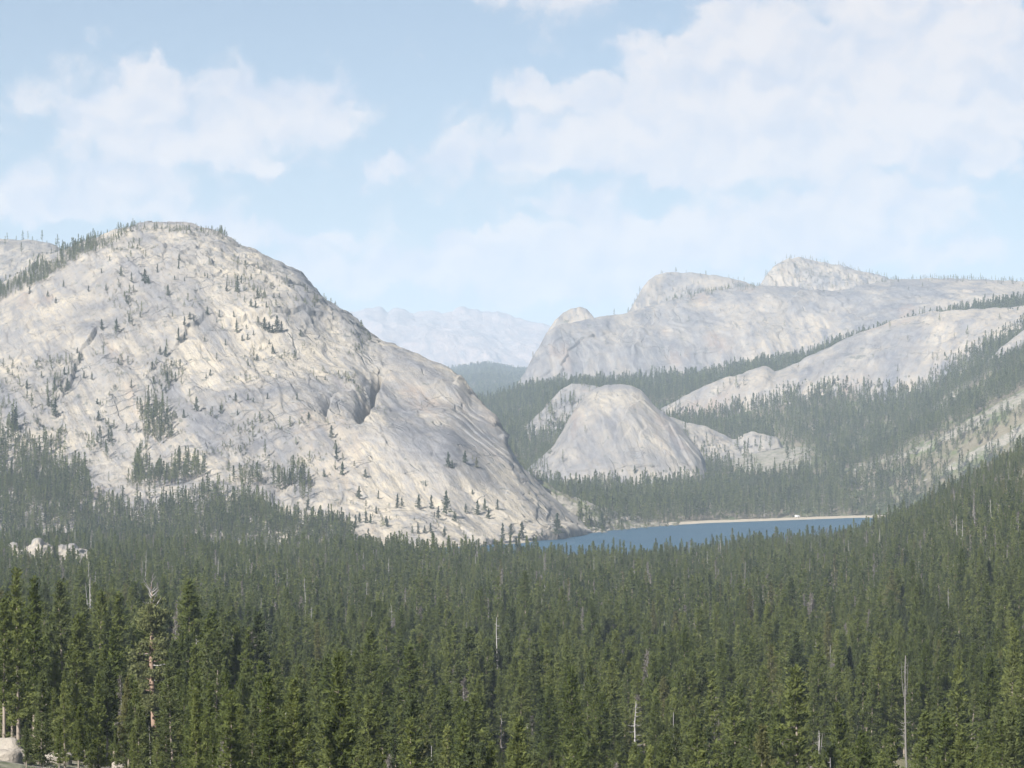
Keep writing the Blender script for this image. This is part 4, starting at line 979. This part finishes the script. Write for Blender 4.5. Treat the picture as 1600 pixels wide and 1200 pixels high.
# ---- single pines on the left dome: position read off the photograph, standing on the rock there
Z1 = [(130, 395, 35), (213, 410, 35), (250, 440, 30), (288, 365, 30), (393, 385, 30), (450, 305, 22), (490, 250, 25), (470, 385, 35), (525, 300, 90), (540, 320, 50), (585, 350, 45), (645, 355, 70), (665, 360, 40),
      (700, 300, 40), (750, 410, 55), (795, 285, 40), (800, 250, 35), (780, 335, 25), (820, 340, 22), (915, 320, 22), (930, 325, 25), (1010, 390, 50), (1060, 395, 80), (1075, 350, 40), (1118, 338, 32), (1150, 415, 45),
      (1190, 460, 30), (1120, 455, 40), (1140, 460, 35), (1250, 415, 25), (1225, 415, 25), (565, 440, 35), (625, 500, 30), (455, 555, 50), (518, 570, 60), (575, 520, 40), (820, 540, 45), (850, 510, 35), (865, 520, 30),
      (925, 490, 40), (980, 500, 35), (970, 525, 30), (1055, 570, 60), (1040, 500, 30), (1180, 560, 60), (1200, 570, 50), (1215, 575, 40), (1240, 570, 80), (1255, 565, 50), (1340, 585, 35), (795, 605, 60), (820, 605, 40),
      (915, 610, 25), (1005, 625, 30), (1080, 605, 30), (1105, 600, 30), (1130, 580, 25), (1218, 665, 45), (1200, 620, 25), (1145, 695, 35), (1108, 715, 35), (735, 680, 50), (715, 670, 40), (345, 660, 30), (350, 700, 40),
      (332, 745, 40), (285, 760, 40), (410, 780, 40), (375, 770, 35), (530, 710, 30), (240, 830, 60), (270, 840, 60), (300, 830, 60), (680, 740, 40), (765, 720, 30), (940, 760, 30), (920, 775, 30), (745, 790, 50), (780, 795, 50),
      (690, 800, 40), (590, 820, 40), (525, 810, 35), (740, 840, 40), (120, 820, 40), (430, 890, 30), (440, 960, 45), (245, 950, 90), (215, 900, 50), (70, 1000, 100), (55, 1000, 80), (495, 1030, 50), (445, 1040, 60), (485, 1060, 60),
      (660, 890, 40), (875, 925, 70), (820, 950, 40), (985, 930, 40), (1050, 875, 40), (1110, 870, 30), (1130, 880, 25), (1195, 865, 30), (1325, 870, 40), (1380, 960, 40), (1060, 940, 30), (1480, 1040, 60), (1500, 1110, 40), (1530, 1180, 40), (1455, 780, 22), (1580, 795, 22)]
Z2 = [(745, 775, 75), (760, 775, 40), (818, 755, 62), (870, 775, 50), (645, 855, 30), (735, 985, 112), (668, 955, 65), (700, 1000, 60), (610, 955, 65), (520, 950, 65), (540, 945, 45), (430, 910, 40), (345, 910, 60), (825, 975, 45),
      (878, 980, 65), (905, 965, 60), (960, 960, 50), (925, 1000, 50), (850, 890, 22), (1105, 890, 25), (375, 815, 40), (270, 805, 60), (245, 740, 60), (770, 1015, 50), (420, 980, 35), (345, 1020, 50), (375, 1020, 55), (395, 1020, 45),
      (465, 1035, 50), (475, 1035, 40), (585, 1065, 40), (610, 1065, 50), (640, 1065, 40), (665, 1065, 50), (730, 1080, 50), (540, 1075, 30), (385, 1085, 45), (625, 1115, 30), (1230, 1085, 105), (990, 1100, 80), (1028, 1080, 60),
      (1075, 1090, 80), (1160, 1080, 40), (165, 1040, 80), (250, 1040, 70), (290, 1040, 60), (330, 1040, 60), (120, 960, 50), (190, 815, 40), (80, 835, 70), (40, 850, 60), (1430, 1050, 80), (1350, 1000, 50), (1380, 1040, 60)]
spots = [(.35 * a, 320 + .35 * b, .35 * h, 1) for a, b, h in Z1] + [(440 + .35 * a, 460 + .35 * b, .35 * h, 2) for a, b, h in Z2]
SOLO = []
for k in range(5):
    (tv, tq), (cv, cq) = conifer(500 + k, H=16, R=[3.0, 2.6, 3.6, 2.8, 3.9][k], base=[.08, .12, .12, .06, .14][k], nb=64, per=7, ln=1.0, wd=.5, clump=4, stubs=False)
    SOLO.append((mesh_obj('trunk', tv, tq, MAT['bark'], data_only=True, smooth=True), mesh_obj('crown', cv, cq, MAT['needle_fir'], data_only=True)))
special = {(1230, 1085): 'large dark fir standing alone by the lake at the foot of the dome slab', (735, 985): 'tallest pine on the cream granite apron above the lake', (745, 775): 'pointed pine on the smooth slab, left of the bushy one',
           (818, 755): 'bushy round-topped pine on the smooth grey slab', (990, 1100): 'dark pine on the shore left of the big lone fir', (1240, 570): 'tallest of the pine clump on the ledge above the cream band'}
def solo_key(px, row, h):
    size = 'small' if h < 12 else ('mid-sized' if h < 19 else 'tall')
    hh = 'near the summit of' if row < 430 else ('high on' if row < 520 else ('halfway up' if row < 640 else ('low on' if row < 760 else 'at the foot of')))
    side = 'far left part' if px < 130 else ('left gully' if px < 290 else ('middle' if px < 450 else ('right middle' if px < 620 else 'smooth right side')))
    return size, hh, side
SK = {}
for (px, row, h, zz), src in zip(spots, Z1 + Z2):
    if src[:2] not in special: SK.setdefault(solo_key(px, row, h), []).append((px, row))
for n_, ((px, row, h, zz), src) in enumerate(zip(spots, Z1 + Z2)):
    lay = TALUS if px > 930 else DOME
    P0 = find(lay, px, row); k = n_ % 5; H = max(5., h * P0[1] / F); k = 2 if src[:2] in special and src[2] > 90 else k
    e = bpy.data.objects.new('mountain_pine', None); C.objects.link(e); e.location = (P0[0], P0[1], P0[2] - .25)
    e.rotation_euler = (0, 0, random.uniform(0, 6.28)); wv = random.uniform(.75, 1.3); e.scale = (H / 16 * wv, H / 16 * wv, H / 16)
    for m, nm in zip(SOLO[k], ('trunk', 'crown')):
        c = bpy.data.objects.new(nm, m); C.objects.link(c); c.parent = e
    lab = special.get(src[:2])
    if not lab:
        size, hh, side = solo_key(px, row, h); g = sorted(SK[(size, hh, side)]); n = g.index((px, row))
        lab = f'{size} dark pine {hh} the left dome, {side}'
        if len(g) > 1: lab = lab.replace(' the left dome,', ' the dome,'); lab = (['leftmost'] + ORD[1:] + ['seventeenth', 'eighteenth', 'nineteenth', 'twentieth'])[n] + (' ' if n == 0 else ' from left ') + 'of ' + lab.replace(' pine ', ' pines ')
    tag(e, lab, 'pine', 'single pines scattered on the left granite dome')

# ---- the old juniper with the dead top
def juniper():
    d = 318.0; x = PX2X(237, d); z = float(gz(x, d)); H = (HZ - 910) / F * d - z; r = np.random.default_rng(77)
    e = bpy.data.objects.new('juniper_tree', None); C.objects.link(e); e.location = (x, d, z)
    zz = np.array([-.8, 0, .2, .4, .6, .75, .88, 1.0]) * H; zz[0] = -.8
    path = np.column_stack([np.array([.5, .5, .35, .05, -.1, 0, .05, -.1]) * 1.2, np.linspace(0, .4, 8), zz])
    tb = Bag(); tb.add(tube(path, np.array([.62, .55, .45, .38, .30, .2, .12, .03]), 8))
    cen, dr = [], []; db = Bag()
    at = lambda h: np.array([np.interp(h * H, zz, path[:, 0]), np.interp(h * H, zz, path[:, 1]), h * H])
    for k in range(46):
        h = .30 + .58 * (k + r.random()) / 46; az = k * 2.399 + r.normal(0, .3); L = (3.1 * (1 - ((h - .42) / .62) ** 2)) * r.uniform(.55, 1.1)
        if r.random() < .12: continue
        dv = np.array([math.cos(az), math.sin(az), r.uniform(-.15, .35)]); o = at(h); e2 = o + dv * L
        tb.add(tube([o, o + dv * L * .5 + (0, 0, -.1), e2], [.11, .07, .03], 4))
        for q in range(3):
            cc = o + dv * L * r.uniform(.5, 1.05) + r.normal(0, .2, 3)
            n = 70; c = cc + r.normal(0, 1, (n, 3)) * (.50, .50, .26); cen.append(c); dr.append(np.repeat(dv[None] * .5 + [[0, 0, .6]], n, 0))
    for k in range(22):
        h = r.uniform(.84, 1.0); az = r.uniform(0, 6.28); L = r.uniform(.5, 1.5); dv = np.array([math.cos(az), math.sin(az), r.uniform(.3, 1.3)]); o = at(h)
        db.add(tube([o, o + dv * L * .5, o + dv * L + (0, 0, .15)], [.085, .06, .02], 4))
    for h, s_ in ((.56, 1), (.62, -1), (.48, 1), (.70, 1)):
        o = at(h); db.add(tube([o, o + (s_ * 1.1, -.5, -.05), o + (s_ * 1.9, -.8, .2), o + (s_ * 2.5, -1, .1)], [.10, .07, .05, .015], 4))
    mesh_obj('trunk', *tb.get(), MAT['bark_red'], parent=e, smooth=True)
    tag(mesh_obj('dead_branches', *db.get(), MAT['snag'], parent=e, smooth=True), 'bleached dead twigs at the top')
    mesh_obj('crown', *blades(np.concatenate(cen), np.concatenate(dr), .5, .26, r), MAT['needle_juniper'], parent=e)
    tag(e, 'old juniper with reddish trunk, clumped foliage and a bleached dead top', 'juniper')
juniper()

# ---- boulders and the pale outcrop
def boulder_mesh(seed, w, dp, h):
    r = np.random.default_rng(seed); nu, nv = 18, 11
    u = np.linspace(0, 2 * np.pi, nu, endpoint=False); v = np.linspace(-.5, np.pi / 2, nv)
    U, Vv = np.meshgrid(u, v); P = np.stack([np.cos(U) * np.cos(Vv), np.sin(U) * np.cos(Vv), np.sin(Vv)], -1)
    sq = np.sign(P) * np.abs(P) ** .62
    n = fbm(P * 1.3 + seed * 7, 3, seed); f = np.round(n * 3) / 3 * .5 + n * .5
    sq = sq * (1 + .22 * f[..., None]) * np.array([w / 2, dp / 2, h])
    i = np.arange(nu * nv).reshape(nv, nu)
    q = np.stack([i[:-1], np.roll(i[:-1], -1, 1), np.roll(i[1:], -1, 1), i[1:]], -1).reshape(-1, 4)
    return sq.reshape(-1, 3), q
def rock_mat():
    s = Mat('weathered_boulder'); P = s.n('ShaderNodeTexCoord').outputs['Object']
    n = s.noise(P, .5, 6, .65); f = s.noise(P, 3, 5, .7)
    col = s.mix(n, (.17, .158, .14, 1), (.31, .275, .23, 1)); col = s.mix(s.math('MULTIPLY', s.step(f, .55, .75), .5), col, (.26, .25, .23, 1))
    return s.finish(col, .92, s.math('ADD', s.math('MULTIPLY', n, 2), f), .25, .8)
MAT['boulder'] = rock_mat()
BOULD = [(9, 1122, 205, 2.7, 2.6, 1.7, 'large white boulder at the left edge beside the bare pine stem'), (21, 1158, 200, 3.4, 2.6, 1.0, 'flat pale slab in front of the large white boulder'),
         (28, 1180, 196, 2.2, 2.0, .8, 'low cream slab below the flat pale one, left corner'), (8, 1196, 192, 3.0, 2.6, 1.1, 'tan boulder in the very lower left corner'),
         (82, 1118, 232, 2.8, 2.0, .9, 'flat pale rock between the left bushy pines'), (92, 1150, 215, 2.6, 2.2, 1.0, 'cream boulder low between the two left bushy pines'),
         (268, 1190, 205, 2.6, 2.4, 2.0, 'white boulder at the bottom edge right of the dark young pine'), (298, 1176, 218, 2.6, 2.0, .9, 'small pale rock just right of the bottom-edge white boulder'),
         (188, 1150, 222, 1.8, 1.6, .8, 'small white rock among the young pines below the juniper')]
for k, (px, row, d, w, dp, h, lab) in enumerate(BOULD):
    x = PX2X(px, d); z = float(gz(x, d))
    o = mesh_obj('boulder', *boulder_mesh(600 + k, w, dp, h), MAT['boulder'], smooth=True); o.location = (x, d, z + .05); o.rotation_euler = (0, 0, k * 1.3)
    tag(o, lab, 'boulder', 'pale boulders in the lower left corner')
SKY_O = [(12, 884), (15, 850), (24, 849), (32, 858), (44, 857), (50, 848), (57, 841), (64, 842), (70, 851), (84, 855), (100, 854), (116, 853), (128, 860), (140, 866), (146, 884)]
dome_sheet('pale_granite_outcrop', 'mid', 12, 144, 90, [(12, 893), (60, 888), (144, 893)], SKY_O, 1335, 1385, nts=(3, 46, 6, 3), foot=4,
    disp=lambda P, st, A, px, row: 1.0 * ridged(P / np.array([5., 12., 4.]), 3, 191) + np.round(fbm(P / 3, 2, 192) * 3) * .3, attrs=plain_attrs(-.6, .2, -.6), jg=2.0)

# ---- vehicles parked on the shore
def paint(name, c, rough=.35):
    s = Mat(name); P = s.n('ShaderNodeTexCoord').outputs['Object']; n = s.noise(P, 2, 3)
    return s.finish(s.mix(n, tuple(v * .92 for v in c[:3]) + (1,), c), rough, spec=.5)
MAT['white'] = paint('white_paint', (.70, .70, .68, 1)); MAT['red'] = paint('red_paint', (.50, .09, .05, 1)); MAT['glass'] = paint('dark_glass', (.03, .035, .04, 1), .1); MAT['rubber'] = paint('tyre_rubber', (.02, .02, .02, 1), .8)
def loft(prof, y0, y1, inset=0):
    p = np.array(prof, float); n = len(p)
    V = np.concatenate([np.column_stack([p[:, 0], np.full(n, y0) + inset * (p[:, 1] > 1.0), p[:, 1]]), np.column_stack([p[:, 0], np.full(n, y1) - inset * (p[:, 1] > 1.0), p[:, 1]])])
    return V, [[i, (i + 1) % n, n + (i + 1) % n, n + i] for i in range(n)] + [list(range(n))[::-1], list(range(n, 2 * n))]
def vehicle(name, px, d, z, rot, tall, mat, label):
    e = bpy.data.objects.new(name, None); C.objects.link(e); e.location = (PX2X(px, d), d, z); e.rotation_euler = (0, 0, rot)
    if tall: prof = [(-2.9, .35), (2.6, .35), (2.9, .9), (2.75, 1.15), (2.25, 1.35), (1.9, 2.2), (1.6, 2.45), (-2.7, 2.5), (-2.9, 2.2)]; win = [(1.75, 1.42), (1.55, 2.1), (-2.3, 2.1), (-2.3, 1.42)]
    else: prof = [(-2.2, .35), (2.15, .35), (2.25, .7), (1.9, .88), (.95, .98), (.35, 1.42), (-1.2, 1.48), (-1.95, 1.02), (-2.25, .9)]; win = [(.78, 1.02), (.28, 1.36), (-1.15, 1.4), (-1.65, 1.05)]
    V, Fc = loft(prof, -.88, .88, .12); mesh_obj('body', V, Fc, MAT[mat], parent=e)
    for s in (-1, 1):
        y = s * .79
        V = np.array([(a, y + s * (.02 if b < 1.2 or tall else .0), b) for a, b in win] + [(a, y - s * .1, b) for a, b in win]); mesh_obj('window', V, [[0, 1, 2, 3], [4, 7, 6, 5], [0, 4, 5, 1], [1, 5, 6, 2], [2, 6, 7, 3], [3, 7, 4, 0]], MAT['glass'], parent=e)
        for wx in (-1.4, 1.4):
            V, q = tube([(wx, s * .72, .34), (wx, s * .92, .34)], [.34, .34], 12); Fc = [list(f) for f in q] + [list(range(12)), list(range(12, 24))]
            mesh_obj('wheel', V, Fc, MAT['rubber'], parent=e)
    tag(e, label, 'van' if tall else 'car', 'vehicles parked on the lake shore')
def shore_spot(px, off): return float(shore_d(px)) + off
vehicle('parked_van', 892, shore_spot(892, 26), -74.4, .2, True, 'white', 'white van parked on the shore right of the big lone fir')
vehicle('parked_car', 909, shore_spot(909, 24), -74.5, .3, False, 'red', 'red car parked just right of the white van on the shore')
vehicle('parked_van', 1246, shore_spot(1246, 30), -74.2, .1, True, 'white', 'white van parked on the pale far beach of the lake')

# ------------------------------------------------------------------ haze
def haze():
    x, y0, y1, z0, z1 = 16000, -600, 22500, -190, 1330
    V = [(a, b, c) for c in (z0, z1) for a, b in ((-x, y0), (x, y0), (x, y1), (-x, y1))]
    m = bpy.data.materials.new('smoky_air'); m.use_nodes = True; nt = m.node_tree; nt.nodes.clear()
    o_ = nt.nodes.new('ShaderNodeOutputMaterial'); v = nt.nodes.new('ShaderNodeVolumePrincipled')
    v.inputs['Color'].default_value = (.67, .82, 1, 1); v.inputs['Density'].default_value = 0.80e-4; v.inputs['Anisotropy'].default_value = 0.0
    nt.links.new(v.outputs[0], o_.inputs['Volume'])
    o = mesh_obj('haze', V, [[0, 3, 2, 1], [4, 5, 6, 7], [0, 1, 5, 4], [1, 2, 6, 5], [2, 3, 7, 6], [3, 0, 4, 7]], m)
    tag(o, 'pale blue summer haze', kind='stuff')
haze()
